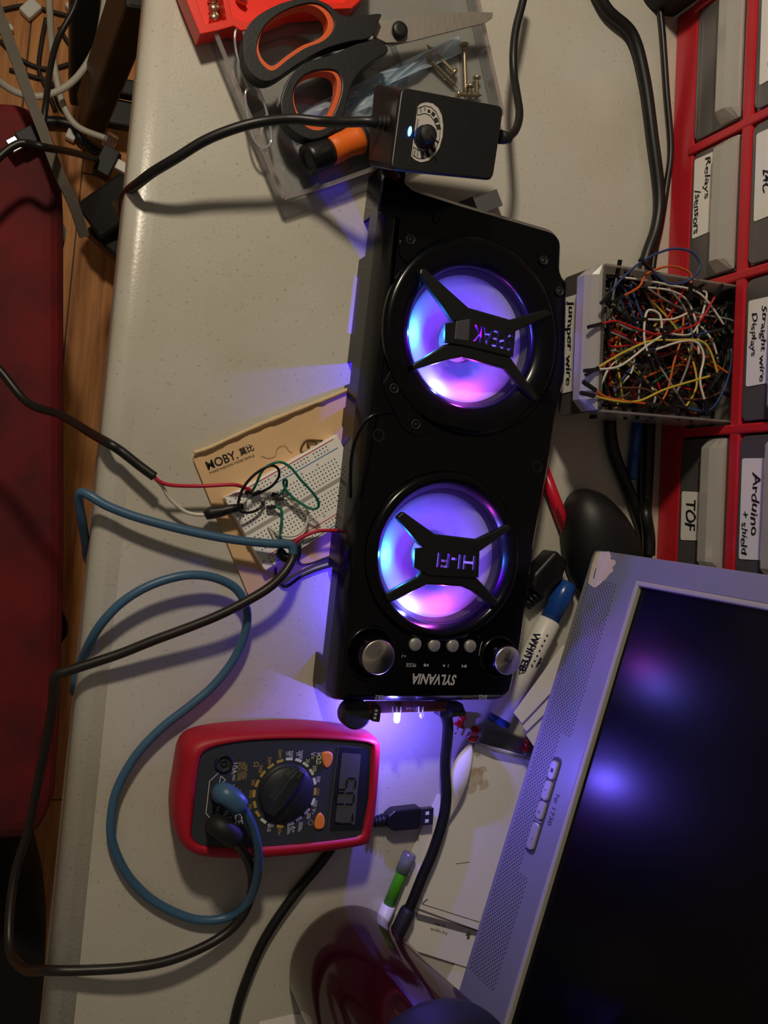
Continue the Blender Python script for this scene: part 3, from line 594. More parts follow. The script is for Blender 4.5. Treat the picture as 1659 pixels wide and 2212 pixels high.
cable('thin_lead', [cr(940, 1690) + (.006,), cr(950, 1760) + (.0035,), cr(1000, 1850) + (.002,), cr(1060, 1855) + (.002,), cr(1200, 1760) + (.002,), cr(1400, 1685) + (.002,), cr(1600, 1640) + (.003,)], .0011, kw, 'thin black lead from under the breadboard to the speaker edge', 'wire')
cable('thin_lead', [cr(1120, 1560) + (.014,), cr(1160, 1630) + (.008,), cr(1220, 1660) + (.003,), cr(1400, 1600) + (.0025,), cr(1560, 1560) + (.003,)], .0009, kw, 'thin dark lead from the clip on the breadboard to the speaker', 'wire')
# stripped usb cable with red and white cores
t = thing('stripped_cable', px(335, 1030, 0), 'black cable with bared red and white wires coming in from the left edge', 'cable')
cable('sheath', [(-60, 740, -.12), (0, 800, -.12), (60, 870, -.11), (130, 896, -.08), (200, 938, -.02), (232, 956, .010), (262, 975, .014), (300, 1005, .016), (334, 1030, .018)], .0030, cord, None, parent=t, n=12)
cable('red_core', [(332, 1028, .018), (345, 1040, .018), (370, 1048, .017), (430, 1050, .016), (500, 1047, .018), (525, 1052, .017), (543, 1060, .015)], .0012, rwm, None, parent=t)
cable('white_core', [(332, 1031, .018), (350, 1050, .015), (365, 1075, .012), (395, 1102, .010), (420, 1111, .010), (450, 1112, .011)], .0012, wwm, None, parent=t)
f = [px(*p) for p in [(443, 1114, .0115), (455, 1108, .0115), (475, 1105, .0125), (500, 1099, .014), (526, 1094, .0155)]]
MB().tube(f, [.003, .0042, .0038, .003, .0022], 10).build('tape_wrap', M('black_tape', '111112', .45, bump=.6, scale=260), t)
cable('white_core', [(524, 1094, .0155), (527, 1086, .015), (530, 1078, .012)], .0013, wwm, None, parent=t)

# ---------------------------------------------------------------- clear case with red tray, screws, scissors, screwdriver
def c2(x, y): return (360 + x / 2.127, y / 2.127)
q0 = pxs([(452, 86), (500, 205), (545, 310), (600, 442), (700, 412), (800, 376), (900, 335), (1064, 262), (1032, 120), (1000, -30), (985, -90), (470, -90)], 0)
t = thing('clear_case_lid', sum(q0, Vector()) / len(q0), 'shallow clear plastic case lid lying open on the table under the scissors', 'case')
MB().prism(q0, .0004, .0014).build('panel', clearp, t)
mb = MB()
for i in range(len(q0) - 2):
    a, b = q0[i], q0[i + 1]; mb.bar(a + Vector((0, 0, .0075)), b + Vector((0, 0, .0075)), .0012, .0125)
mb.build('wall', clearp, t, .0004)
rim = [p + Vector((0, 0, .0145)) for p in q0[:-1]]
mb = MB()
for i in range(len(rim) - 1): mb.bar(rim[i], rim[i + 1], .0028, .0014)
mb.build('rim', clear('clear_rim', 'f0e8e6', .72, .08, .5), t)
for lp in ([(535, 192), (530, 215), (545, 290), (565, 318), (583, 312), (586, 285), (568, 215), (552, 190)], [(524, 60), (530, 110), (545, 182), (535, 186), (512, 120), (508, 70)]):
    ob = MB().tube(spline(pxs(lp, .0165), 6, True) + [px(*lp[0], .0165)], .0009, 6); ob.build('latch', clear('clear_latch', 'ffffff', .6, .05, .8) if 'clear_latch' not in bpy.data.materials else bpy.data.materials['clear_latch'], t)
mb = MB(); mb.bar(px(838, 70, .004), px(880, 180, .004), .0012, .005); mb.build('divider', clearp, t)
# clear strip left of the red tray
redt = M('orange_red_tray_plastic', 'f2301c', .35)
z = .018
o0 = pxs([(394, -20), (412, 25), (432, 74), (470, 66), (505, 56), (520, 66), (545, 62), (640, 24), (760, 18), (800, -20), (800, -120), (360, -120)], z)
t = thing('parts_tray', sum(o0, Vector()) / len(o0) - Vector((0, 0, z)), 'bright orange-red compartment tray at the top edge beside the scissors', 'tray')
i1 = pxs([(418, -20), (442, 52), (490, 42), (478, -20), (465, -110), (385, -110)], z); i2 = pxs([(490, -20), (502, 36), (530, 48), (625, 10), (740, 4), (772, -20), (770, -110), (478, -110)], z)
mb = MB(); holed(mb, o0, [i1[::1], i2], .0006 + .003, z); mb.prism(inset(o0 if area(o0) > 0 else o0[::-1], .0004), .0016, .0037); mb.build('tray_body', redt, t, .0005)
def screw(a, b, r, label, hr=None, mat=brass, grp='loose screws in the clear lid'):
    a, b = Vector(a), Vector(b); d = b - a; L_ = d.length; t = thing('screw', (a + b) / 2, label, 'screw', group=grp)
    hr = hr or r * 2; MB().lathe([(hr * .55, 0), (hr, r * .5), (hr, r * 1.5), (r, r * 1.9)], a, d, 16).build('head', mat, t)
    pf = []; n = max(6, int(L_ / (r * .8)))
    for i in range(n): h = r * 1.8 + (L_ - r * 1.8) * i / n; k = 1 if i < n - 3 else (n - i) / 4; pf += [(r * .72 * k, h), (r * 1.05 * k, h + (L_ / n) * .5)]
    MB().lathe(pf + [(r * .1, L_)], a, d, 12).build('thread', mat, t); return t
for a, b, r, lb in (((984, 160), (921, 96), .0017, 'long silver screw pointing up-left, the nearer of the slanted pair in the clear lid'), ((921, 122), (988, 190), .0018, 'long dark screw lying slanted beside its twin in the clear lid'), ((1002, 92), (1006, 205), .0017, 'longest screw lying upright in the photo at the lid edge'),
    ((1030, 163), (1030, 212), .0015, 'short screw beside the long upright one in the clear lid'), ((1016, 181), (1014, 214), .0015, 'shortest screw standing next to the adapter corner'), ((985, 204), (1042, 206), .0014, 'small screw lying crosswise half under the adapter')):
    screw(px(*a, .0052), px(*b, .0036), r, lb)
for a, b, lb in (((452, 22), (474, 18), 'brass screw in the middle of the red tray pocket'), ((455, 45), (472, 33), 'brass screw nearest the corner of the red tray pocket'), ((450, 0), (466, -4), 'brass screw at the photo edge in the red tray pocket')):
    screw(px(*a, .0075), px(*b, .0075), .0026, lb, .0032, brass, 'screws in the red tray')
screw(px(518, 6, .0065), px(526, -6, .0065), .002, 'dark screw lying alone in the second red tray pocket', None, steel, 'screws in the red tray')
# blue film packet
bf = bpy.data.materials.new('blue_film'); bf.use_nodes = True
bf = clear('pale_blue_film', 'd2e8fa', .10, .15, .35)
bz = pxs([(620, 268), (680, 225), (780, 178), (880, 128), (990, 78), (1004, 112), (915, 150), (860, 182), (830, 232), (780, 262), (700, 290), (640, 300)], .004)
mb = MB(); cc = sum(bz, Vector()) / len(bz); rings = []
for k in (1, .8, .6, .4, .2, .02):
    rings.append([cc + (p - cc) * k + Vector((0, 0, rw.uniform(0, .005) * (1 if k < 1 else .2))) for p in [x for i in range(len(bz)) for x in (bz[i - 1] * .5 + bz[i] * .5, bz[i])]])
mb.loft(rings, False, True); ob = mb.build('film_packet', bf); tag(ob, 'crumpled pale blue plastic packet under the scissors', 'packet')
# scissors
sb = M('black_soft_grip', '17171a', .45, bump=.1, scale=400); so = M('orange_soft_grip', 'e2602e', .45)
t = thing('scissors', px(720, 120, .017), 'large scissors with black and orange handles lying closed across the case', 'scissors')
oU = [(352, 230), (358, 150), (400, 88), (470, 40), (560, 4), (660, -8), (740, 18), (790, 60), (860, 76), (976, 62), (980, 88), (935, 170), (850, 188), (760, 212), (690, 242), (600, 295), (500, 362), (440, 370), (388, 335), (360, 285)]
iU = [(412, 205), (440, 130), (500, 70), (590, 25), (680, 10), (740, 40), (772, 92), (765, 142), (720, 188), (640, 220), (560, 272), (490, 325), (445, 305), (418, 262)]
oL = [(1020, 230), (960, 176), (850, 210), (760, 250), (640, 285), (570, 345), (535, 420), (525, 485), (545, 560), (590, 610), (655, 640), (720, 632), (780, 592), (812, 540), (830, 460), (858, 375), (900, 320), (960, 275)]
iL = [(580, 440), (600, 380), (650, 335), (720, 318), (780, 325), (806, 370), (800, 440), (770, 520), (730, 588), (680, 598), (630, 572), (592, 510)]
for o_, i_, z0, nm, cov in ((oL, iL, .0165, 'lower_handle', 0), (oU, iU, .0185, 'upper_handle', 0)):
    Z = z0 + .011
    O = spline(pxs([c2(*p) for p in o_], Z), 4, True); I = spline(pxs([c2(*p) for p in i_], Z), 4, True); cI = sum(I, Vector()) / len(I)
    I2 = [cI + (p - cI) * .985 for p in I]; I3 = [cI + (p - cI) * .88 + (Vector((-.0012, .0008, 0))) for p in I]
    mb = MB(); holed(mb, O, [I2], z0, Z); h = mb.build('handle', sb, t, .0018)
    mb = MB(); holed(mb, I2, [I3], z0 + .0008, Z - .0012); mb.build('orange_lining', so, h, .0006)
bl = [(925, 130), (975, 98), (1060, 84), (1200, 66), (1400, 52), (1500, 57), (1497, 82), (1462, 106), (1300, 146), (1115, 192), (1010, 196), (960, 172)]
MB().prism(pxs([c2(*p) for p in bl], .0225), .0210, .0225).build('blade', M('brushed_steel', 'b4aca2', .5, .75, var=.2, scale=30, stretch=(40, 4, 1)), t, .0003)
b2 = [(945, 190), (980, 90), (1050, 110), (1250, 96), (1440, 72), (1490, 76), (1440, 110), (1250, 158), (1080, 200), (1000, 215)]
MB().prism(pxs([c2(*p) for p in b2], .0208), .0193, .0208).build('blade', bpy.data.materials['brushed_steel'], t, .0003)
c = px(*c2(1065, 145), .0225); MB().lathe([(.0052, 0), (.0056, .001), (.0056, .0032), (.0045, .0042), (.002, .0042)], c, (0, 0, 1), 28).build('pivot_screw', sb, t)
# stubby screwdriver
a, b = px(664, 346, .0215), px(850, 268, .0135)
t = thing('screwdriver', (a + b) / 2 - Vector((0, 0, .014)), 'stubby screwdriver with an orange and black handle sticking out under the adapter', 'screwdriver')
L_ = (b - a).length
def seg(nm, mt, pf): MB().lathe([(r, h * L_) for r, h in pf], a, b - a, 32).build(nm, mt, t)
seg('end_cap', black, [(.0055, .012), (.0058, 0), (.0080, -.012), (.0094, 0), (.0098, .04), (.0096, .20), (.0088, .24)])
seg('orange_grip', M('bright_orange_grip', 'f2701e', .5), [(.0085, .24), (.0092, .25), (.0094, .33), (.0086, .42), (.0092, .52), (.0102, .57)])
pf = [(.0098, .57)]
for i in range(9): pf += [(.0104, .58 + .04 * i), (.0104, .605 + .04 * i), (.0094, .61 + .04 * i)]
seg('black_grip', blackmat, pf + [(.007, .96)])

# ---------------------------------------------------------------- power adapter with dial
z0, z1 = .0512, .0872
top = [(866, 186), (1090, 229), (1066, 388), (842, 366)]
P4 = pxs(top, z1); base = rnd(P4, .0045, 4)
t = thing('power_adapter', sum(P4, Vector()) / 4 - Vector((0, 0, z1 - z0)), 'black power adapter with a white dial scale and a blue light', 'adapter')
B4 = pxs([(806, 184), (1084, 236), (1056, 388), (792, 362)], z0)
rb = rnd(B4, .0045, 4); up_ = lambda L_, z: [Vector((p.x, p.y, z)) for p in L_]
cb4 = sum(rb, Vector()) / len(rb); ct4 = sum(base, Vector()) / len(base)
MB().loft([up_([cb4 + (p - cb4) * .97 for p in rb], z0), up_(rb, z0 + .002), up_(base, z1 - .002), up_([ct4 + (p - ct4) * .98 for p in base], z1)]).build('housing', black, t, .0006)
ridge = M('black_ridge', '1c1c1f', .35)
mb = MB(); e = (P4[1] - P4[0]).normalized(); g = (P4[3] - P4[0]).normalized()
mb.box((P4[0] + P4[3]) / 2 + e * .012, e * .0004, g * ((P4[3] - P4[0]).length / 2 - .004), (0, 0, .0003)); mb.build('seam', hous, t)
def ca(x, y): return (780 + x / 5.027, 160 + y / 5.027)
lab = [(610, 355), (650, 320), (710, 306), (780, 320), (840, 370), (878, 450), (892, 560), (885, 680), (850, 800), (800, 880), (730, 940), (650, 958), (590, 935), (535, 885)]
lp = pxs([ca(*p) for p in lab], z1 + .0003); MB().prism(spline(lp[:1], 1) and lp, z1, z1 + .0003).build('dial_label', M('silver_label', 'bdb8b2', .5), t)
mb = MB(); zz = z1 + .0006
def seg2(pts, wd): 
    Q = [px(*ca(*p), zz) for p in pts]
    for i in range(len(Q) - 1): mb.bar(Q[i], Q[i + 1], wd, .00008)
oa = [(620, 368), (690, 342), (760, 358), (815, 410), (850, 490), (860, 590), (852, 700), (815, 800), (760, 870), (690, 915), (620, 915), (560, 880)]
seg2(oa, .0003); seg2([(620, 368), (612, 440)], .0003); seg2([(612, 445), (690, 425), (745, 445), (790, 500), (812, 560)], .0003); seg2([(560, 880), (565, 790)], .0003); seg2([(565, 790), (620, 825), (680, 840), (740, 810), (800, 760)], .0003)
for a_, b_, wd in (((722, 398), (752, 405), .0016), ((768, 420), (800, 446), .0022), ((808, 476), (826, 522), .0026), ((834, 548), (846, 600), .0028), ((648, 884), (684, 882), .0040), ((704, 868), (740, 852), .0040), ((762, 826), (792, 798), .0040)): seg2([a_, b_], wd)
ptext(mb, 'LOW', ca(648, 358), ca(645, 420), z1 + .0003, .0013, lift=.0003); ptext(mb, '3V', ca(690, 362), ca(688, 402), z1 + .0003, .0013, lift=.0003); ptext(mb, '12V', ca(612, 838), ca(610, 896), z1 + .0003, .0013, lift=.0003); ptext(mb, 'MAX', ca(580, 825), ca(578, 892), z1 + .0003, .0012, lift=.0003); ptext(mb, 'POWER CONTROL', ca(617, 490), ca(580, 762), z1 + .0003, .0011, lift=.0003)
mb.build('scale_print', ink, t)
c = px(*ca(735, 645), z1 + .008); kb = MB().lathe([(.0066, -.0075), (.0066, -.004), (.0058, -.0035), (.0055, .0), (.0050, .0008), (.002, .0009)], c, (0, 0, 1), 32).build('knob', blackmat, t)
mb = MB(); mb.bar(c + Vector((.001, -.001, .0009)), c + Vector((.0065, -.0045, .0009)), .0008, .0008); mb.build('pointer', ridge, kb)
mb = MB(); cl = px(*ca(530, 620), z1 + .0004); mb.prism([cl + e * math.cos(q) * .0011 + g * math.sin(q) * .0030 for q in [k * math.pi / 8 for k in range(16)]], z1, z1 + .0006)
mb.build('indicator_light', M('blue_indicator', '2060ff', .3, emis=(.05, .25, 1), es=14), t)
a = px(866, 268, .073); mb = MB(); dirn = (px(780, 262, .073) - a).normalized()
pf = [(.0062, 0), (.0062, .003)]
for i in range(5): r = .0058 - .0005 * i; pf += [(r, .0035 + .0026 * i), (r, .0050 + .0026 * i), (r - .0012, .0051 + .0026 * i), (r - .0012, .0060 + .0026 * i)]
mb.lathe(pf, a, dirn, 20); mb.build('strain_relief', blackmat, t)
cable('output_cord', [(812, 266, .073), (790, 263, .072), (740, 264, .064), (690, 262, .055), (630, 257, .050), (560, 264, .048), (500, 280, .044), (440, 305, .038), (380, 342, .030), (330, 372, .021), (300, 395, .012), (278, 412, -.01), (266, 428, -.05), (262, 460, -.14), (250, 440, -.3)], .0031, cord, None, parent=t, n=12)
a = px(1083, 296, .066); mb = MB(); mb.lathe([(.0045, 0), (.004, .004), (.003, .008)], a - e * .001, e, 14); mb.build('strain_relief', blackmat, t)
cable('mains_cord', [(1086, 297, .066), (1100, 294, .065), (1115, 278, .062), (1122, 245, .055), (1116, 200, .047), (1110, 160, .040), (1109, 110, .038), (1115, 60, .036), (1130, 0, .035), (1145, -80, .035)], .0028, cord, None, parent=t, n=12)
# steel plug shell beside the speaker
t = thing('usb_plug', px(1065, 430, 0), 'bare steel usb plug shell between the adapter and the speaker top', 'plug')
a, b = px(1018, 452, .006), px(1076, 428, .006); d = (b - a).normalized(); sd = Vector((-d.y, d.x, 0)); mb = MB()
for o_, hz in ((.0022, 1), (-.0022, 1)): mb.box((a + b) / 2 + Vector((0, 0, o_)), (b - a) / 2, sd * .006, (0, 0, .0002))
for k in (1, -1): mb.box((a + b) / 2 + sd * .006 * k, (b - a) / 2, sd * .0002, (0, 0, .0024))
mb.build('metal_shell', chrome, t); MB().box(a - d * .010 , d * .012, sd * .0075, (0, 0, .0045)).build('plug_grip', black, t)
# ---------------------------------------------------------------- multimeter
def cm(x, y): return (350 + x / 2.765, 1540 + y / 2.765)
redh = M('red_rubber_holster', 'b8102a', .5, var=.15, scale=20, bump=.1)
slate = M('slate_plastic', '30353d', .55, bump=.08, scale=700)
ho = [(110, 180), (200, 112), (400, 80), (700, 64), (900, 66), (1120, 90), (1245, 122), (1270, 165), (1266, 270), (1242, 560), (1208, 730), (1178, 757), (900, 800), (600, 830), (350, 832), (180, 812), (88, 740), (54, 620), (52, 500), (78, 330)]
fo = [(245, 235), (330, 195), (500, 165), (700, 154), (900, 154), (1100, 164), (1240, 180), (1252, 205), (1236, 500), (1196, 715), (1168, 740), (900, 775), (600, 800), (400, 804), (230, 790), (176, 740), (176, 680), (200, 450), (222, 290)]
ZM = .034
Hm = spline(pxs([cm(*p) for p in ho], .018), 3, True); Fm = spline(pxs([cm(*p) for p in fo], ZM), 3, True)
for L_ in (Hm, Fm):
    if area([Vector((p.x, p.y, 0)) for p in L_]) < 0: L_.reverse()
flat = lambda L_, z: [Vector((p.x, p.y, z)) for p in L_]
cM = sum(Fm, Vector()) / len(Fm)
t = thing('multimeter', (cM.x, cM.y, 0), 'red and slate digital multimeter showing 507 on its screen', 'multimeter')
Hi = inset(flat(Hm, 0), .004)
def angres(poly, c, n=72):
    out = []
    for k in range(n):
        a = 2 * math.pi * k / n; d = Vector((math.cos(a), math.sin(a), 0)); best = 0
        for i in range(len(poly)):
            p, q = poly[i - 1] - c, poly[i] - c; e = q - p; den = d.x * e.y - d.y * e.x
            if abs(den) < 1e-12: continue
            s_ = (p.x * e.y - p.y * e.x) / den; u = (p.x * d.y - p.y * d.x) / den
            if s_ > 0 and -1e-6 <= u <= 1 + 1e-6: best = max(best, s_)
        out.append(c + d * best)
    return out
c0 = Vector((cM.x, cM.y, 0)); HA, FA = angres(flat(Hm, 0), c0, 120), angres(flat(Fm, 0), c0, 120)
mix = lambda k, z: [a * (1 - k) + b * k + Vector((0, 0, z)) for a, b in zip(HA, FA)]
MB().loft([mix(.25, .004), mix(.05, .006), mix(0, .012), mix(0, .024), mix(.12, .030), mix(.38, .0345), mix(.75, .0358), mix(.97, .0352), mix(1.0, .0335), mix(1.3, .033)], smooth=True).build('holster', redh, t)
mb = MB()
for sx in (-1, 1): mb.box(c0 + Vector((.045 * sx, 0, .0022)), (.006, 0, 0), (0, .02, 0), (0, 0, .0022)); 
mb2 = MB(); mb2.box(c0 + Vector((-.045, 0, .0022)), (.006, 0, 0), (0, .02, 0), (0, 0, .0022)); mb2.build('rest_foot', blackmat, t)
mb2 = MB(); mb2.box(c0 + Vector((.05, 0, .0022)), (.004, 0, 0), (0, .012, 0), (0, 0, .0022)); mb2.build('rest_foot', blackmat, t)
MB().loft([[a * .02 + b * .98 + Vector((0, 0, .0325)) for a, b in zip(HA, FA)], [b + (c0 - b).normalized() * .0004 + Vector((0, 0, ZM)) for b in FA]]).build('front_panel', slate, t)
lcdq = pxs([cm(*p) for p in ((1075, 238), (1188, 248), (1150, 668), (1034, 650))], ZM + .0003)
win = pxs([cm(*p) for p in ((1056, 204), (1236, 216), (1232, 500), (1192, 700), (1000, 705))], ZM + .0001)
mb = MB(); mb.prism(rnd(win, .0015, 3), ZM - .0004, ZM + .0003); sw = mb.build('display_window', M('display_window_plastic', '1e2129', .3), t)
MB().prism(rnd(lcdq, .001, 2), ZM, ZM + .0005).build('lcd_screen', M('lcd_olive_grey', '4a4b44', .35), sw)
dig = {'5': 'afgcd', '0': 'abcdef', '7': 'abc'}
mb = MB()
def segs(ch, c, wd, ht):
    X = (px(*cm(1090, 600), ZM) - px(*cm(1105, 400), ZM)).normalized(); Y = Vector((-X.y, X.x, 0)); Y = Y if Y.x > 0 else -Y
    o = px(*cm(*c), ZM + .0007)
    S_ = {'a': (0, .5, 1, 0), 'g': (0, 0, 1, 0), 'd': (0, -.5, 1, 0), 'f': (-.5, .25, 0, 1), 'b': (.5, .25, 0, 1), 'e': (-.5, -.25, 0, 1), 'c': (.5, -.25, 0, 1)}
    sl = .08
    for s_ in dig[ch]:
        x, y, hx, hy = S_[s_]; p = o + X * (x * wd + y * ht * sl) + Y * (y * ht)
        if hx: mb.box(p, X * wd * .36, Y * .00055, (0, 0, .00005))
        else: mb.box(p, X * .00055, (Y + X * sl) * ht * .20, (0, 0, .00005))
segs('5', (1103, 425), .0075, .0125); segs('0', (1093, 512), .0075, .0125); segs('7', (1085, 628), .0075, .0125)
mb.box(px(*cm(1052, 470), ZM + .0007), (.0005, 0, 0), (0, .0005, 0), (0, 0, .00005))
mb.build('digits', M('lcd_black', '0a0a0c', .4), sw)
mb = MB(); mb.bar(px(*cm(1054, 202), ZM + .0002), px(*cm(988, 722), ZM + .0002), .0004, .0003); mb.build('panel_line', M('grey_line', '4c5058', .5), t)
org = M('orange_button_rubber', 'f08a3c', .5)
for b_ in ([(958, 245), (975, 234), (1003, 234), (1020, 250), (1018, 285), (1005, 315), (985, 330), (968, 315), (958, 280)], [(945, 600), (960, 608), (972, 630), (972, 670), (958, 692), (930, 697), (914, 685), (914, 655), (926, 620)]):
    B2 = spline(pxs([cm(*p) for p in b_], ZM + .0015), 3, True); MB().prism(B2, ZM - .0005, ZM + .0018, .0010).build('button', org, t)
dc = px(*cm(738, 472), ZM); rd = (px(*cm(738, 312), ZM) - px(*cm(738, 632), ZM)).length / 2
dm = M('dark_dial_plastic', '22262c', .45)
dl = MB().lathe([(rd * 1.06, -.0005), (rd * 1.06, .0006), (rd, .0008), (rd * .98, .0035), (rd * .94, .0045), (0, .0045)], dc, (0, 0, 1), 64).build('dial', dm, t)
ka, kb_ = px(*cm(838, 335), ZM + .0068), px(*cm(640, 612), ZM + .0068); kd = (kb_ - ka).normalized(); ks = Vector((-kd.y, kd.x, 0)); km = (ka + kb_) / 2; kl = (kb_ - ka).length / 2
mb = MB(); ring = lambda wd, z, q: [km + kd * kl * q * s_ + ks * wd * u * (1 - .25 * abs(s_)) + Vector((0, 0, z)) for s_, u in ((-1, -.7), (-1, .7), (-.5, 1), (.5, 1), (1, .7), (1, -.7), (.5, -1), (-.5, -1))]
mb.loft([ring(.0085, -.0028, 1), ring(.006, -.0002, .97), ring(.0042, .0022, .93)]); mb.build('grip_ridge', dm, dl, .0006)
mb = MB(); mb.bar(ka + kd * .002 + Vector((0, 0, .0023)), ka + kd * .006 + Vector((0, 0, .0023)), .0007, .0002); mb.build('pointer_mark', inkgrey, dl)
tickw, ticky = MB(), MB()
tk = [(760, 275, 'w', 0), (815, 283, 'w', 18), (858, 308, 'w', 38), (893, 353, 'w', 62), (911, 408, 'w', 82), (914, 470, 'y', 92), (902, 530, 'w', 107), (865, 587, 'w', 125), (818, 633, 'w', 143), (768, 662, 'w', 162), (705, 676, 'y', 180), (652, 670, 'w', 196), (606, 645, 'w', 216), (572, 603, 'y', 238), (554, 547, 'y', 258), (550, 482, 'y', 270), (568, 421, 'y', 290), (602, 364, 'y', 305), (650, 318, 'y', 323), (705, 288, 'y', 342)]
for x, y, k, a in tk:
    p = px(*cm(x, y), ZM + .0002); r_ = p - dc; r_.z = 0; r_.normalize(); tn = Vector((-r_.y, r_.x, 0)); (tickw if k == 'w' else ticky).box(p, tn * .0023, r_ * .0009, (0, 0, .00006))
def lt(mb, s_, a, b, h, **k): ptext(mb, s_, cm(*a), cm(*b), ZM, h, **k)
bl1 = MB(); lt(bl1, 'AstroAI', (1200, 288), (1186, 418), .0042, bold=.02); lt(bl1, 'AM33D', (1172, 520), (1158, 630), .0040); bl1.build('brand_print', whiteink, t)
lt(tickw, 'HOLD', (938, 238), (934, 305), .0036, bold=.02); lt(tickw, 'V=', (902, 234), (898, 275), .0034)
for s_, a, b in (('200', (772, 224), (770, 262)), ('m', (751, 232), (750, 252)), ('2000', (830, 224), (827, 272)), ('m', (812, 236), (811, 254)), ('20', (871, 274), (869, 298)), ('200', (912, 312), (910, 350)), ('500', (935, 378), (931, 414)), ('500', (917, 522), (912, 560)), ('V~', (908, 570), (903, 606)), ('200', (878, 596), (873, 632)), ('10', (640, 680), (637, 708)), ('2000u', (830, 650), (822, 706)), ('20m', (762, 678), (756, 722)), ('A=', (786, 674), (782, 712))): lt(tickw, s_, a, b, .0026)
for s_, a, b in (('OFF', (932, 450), (926, 492)), ('200M', (706, 216), (702, 268)), ('20M', (643, 262), (639, 306)), ('200K', (592, 310), (584, 362)), ('20K', (546, 398), (542, 438)), ('2000', (534, 458), (528, 508)), ('200', (530, 540), (524, 576)), ('200m', (704, 682), (700, 730)), ('UNFUSED', (502, 306), (494, 392)), ('MAX 10SEC', (486, 294), (478, 400)), ('EACH 15MIN', (466, 294), (456, 404)), ('FUSED', (462, 458), (456, 510)), ('200mA', (446, 444), (440, 500))): lt(ticky, s_, a, b, .0022)
lt(ticky, 'Ω', (564, 292), (560, 322), .0030)
lt(tickw, '10A', (436, 298), (430, 365), .0034); lt(tickw, 'MAX', (430, 370), (426, 405), .0018); lt(tickw, 'VΩ', (420, 428), (416, 468), .0034); lt(tickw, 'COM', (402, 618), (394, 672), .0028); lt(tickw, 'CE', (456, 600), (460, 668), .0050, bold=.01)
lt(tickw, 'MAX 500V', (336, 556), (322, 628), .0018)
for P in ([(340, 356), (284, 408), (262, 600), (300, 642)], [(352, 376), (380, 402), (340, 428), (352, 376)], [(384, 582), (398, 598), (368, 612), (384, 582)]):
    for i in range(len(P) - 1): tickw.bar(px(*cm(*P[i]), ZM + .0003), px(*cm(*P[i + 1]), ZM + .0003), .0004, .0001)
s0_ = px(*cm(888, 656), ZM + .0003)
for k in range(8): d_ = Vector((math.cos(k * math.pi / 4), math.sin(k * math.pi / 4), 0)); tickw.bar(s0_ + d_ * .0012, s0_ + d_ * .0020, .0003, .0001)
tickw.build('white_print', whiteink, t); ticky.build('yellow_print', yellowink, t)
for x, y in ((369, 299), (345, 490), (312, 682)):
    c = px(*cm(x, y), ZM); MB().lathe([(.0060, -.001), (.0060, .0012), (.0052, .0016), (.0040, .0014), (.0040, -.002), (.0022, -.002), (.0022, .0008), (.0012, .0008), (.0012, -.003)], c, (0, 0, 1), 32).build('socket', blackmat, t)
# leads
bluer = M('grey_blue_rubber', '3f6484', .4, var=.1, scale=30)
t = thing('blue_test_lead', px(480, 1720, ZM), 'grey-blue test lead looping from the multimeter round the table edge to the breadboard clip', 'test lead')
a = px(474, 1718, ZM + .002); pl = spline([px(*p) for p in [(474, 1718, ZM + .002), (478, 1714, .048), (484, 1714, .056), (500, 1724, .058), (520, 1742, .057)]], 5)
n_ = len(pl); MB().tube(pl, [.0042 + .0022 * min(1, i / 6) if i < n_ - 2 else .0058 for i in range(n_)], 20).build('plug', bluer, t)
cable('lead', [(508, 1732, .057), (528, 1752, .055), (545, 1785, .050), (556, 1825, .044), (558, 1865, .036), (552, 1910, .026), (535, 1948, .016), (500, 1978, .008), (450, 1988, .0055), (400, 1980, .005), (330, 1945, .005), (275, 1890, .006), (243, 1820, .007), (241, 1760, .008), (255, 1700, .008), (295, 1630, .008), (350, 1572, .008), (410, 1525, .009), (460, 1482, .009), (505, 1425, .010), (530, 1365, .012), (532, 1315, .013), (510, 1272, .014), (460, 1247, .016), (400, 1243, .018), (330, 1262, .018), (270, 1296, .017), (225, 1340, .014), (196, 1385, .006), (172, 1440, -.012), (161, 1480, -.02), (164, 1495, -.05), (196, 1470, -.075), (235, 1400, -.08), (240, 1300, -.08), (205, 1240, -.075), (189, 1205, -.05), (186, 1180, -.03), (178, 1130, -.01), (171, 1085, .0), (172, 1068, .004), (180, 1064, .007), (200, 1074, .010), (230, 1092, .012), (280, 1112, .014), (340, 1130, .016), (420, 1150, .018), (500, 1165, .020), (580, 1174, .022), (622, 1176, .022), (632, 1184, .022), (633, 1198, .022)], .0029, bluer, None, parent=t, n=14, k=6)
brn = M('warm_black_rubber', '211b18', .42, var=.2, scale=40)
t = thing('black_test_lead', px(462, 1788, ZM), 'black test lead running from the multimeter off the lower left to a clip', 'test lead')
pl = spline([px(*p) for p in [(462, 1788, ZM + .002), (466, 1784, .047), (472, 1784, .054), (488, 1795, .056), (508, 1812, .054)]], 5)
n_ = len(pl); MB().tube(pl, [.0042 + .0022 * min(1, i / 6) if i < n_ - 2 else .0058 for i in range(n_)], 20).build('plug', blackmat, t)
cable('lead', [(500, 1806, .054), (518, 1828, .046), (537, 1862, .032), (546, 1905, .020), (537, 1950, .014), (515, 1990, .012), (480, 2022, .012), (430, 2050, .014), (360, 2076, .016), (280, 2090, .016), (180, 2096, .012), (100, 2096, .004), (50, 2092, -.03), (20, 2040, -.06), (30, 1900, -.08), (62, 1790, -.08), (80, 1700, -.07), (100, 1600, -.05), (114, 1520, -.02), (117, 1475, .004), (122, 1458, .008), (150, 1448, .010), (200, 1432, .012), (260, 1412, .014), (330, 1384, .017), (400, 1358, .020), (470, 1330, .023), (530, 1300, .025), (580, 1270, .026), (612, 1240, .026), (630, 1212, .024), (632, 1200, .022)], .0031, brn, None, parent=t, n=14, k=6)
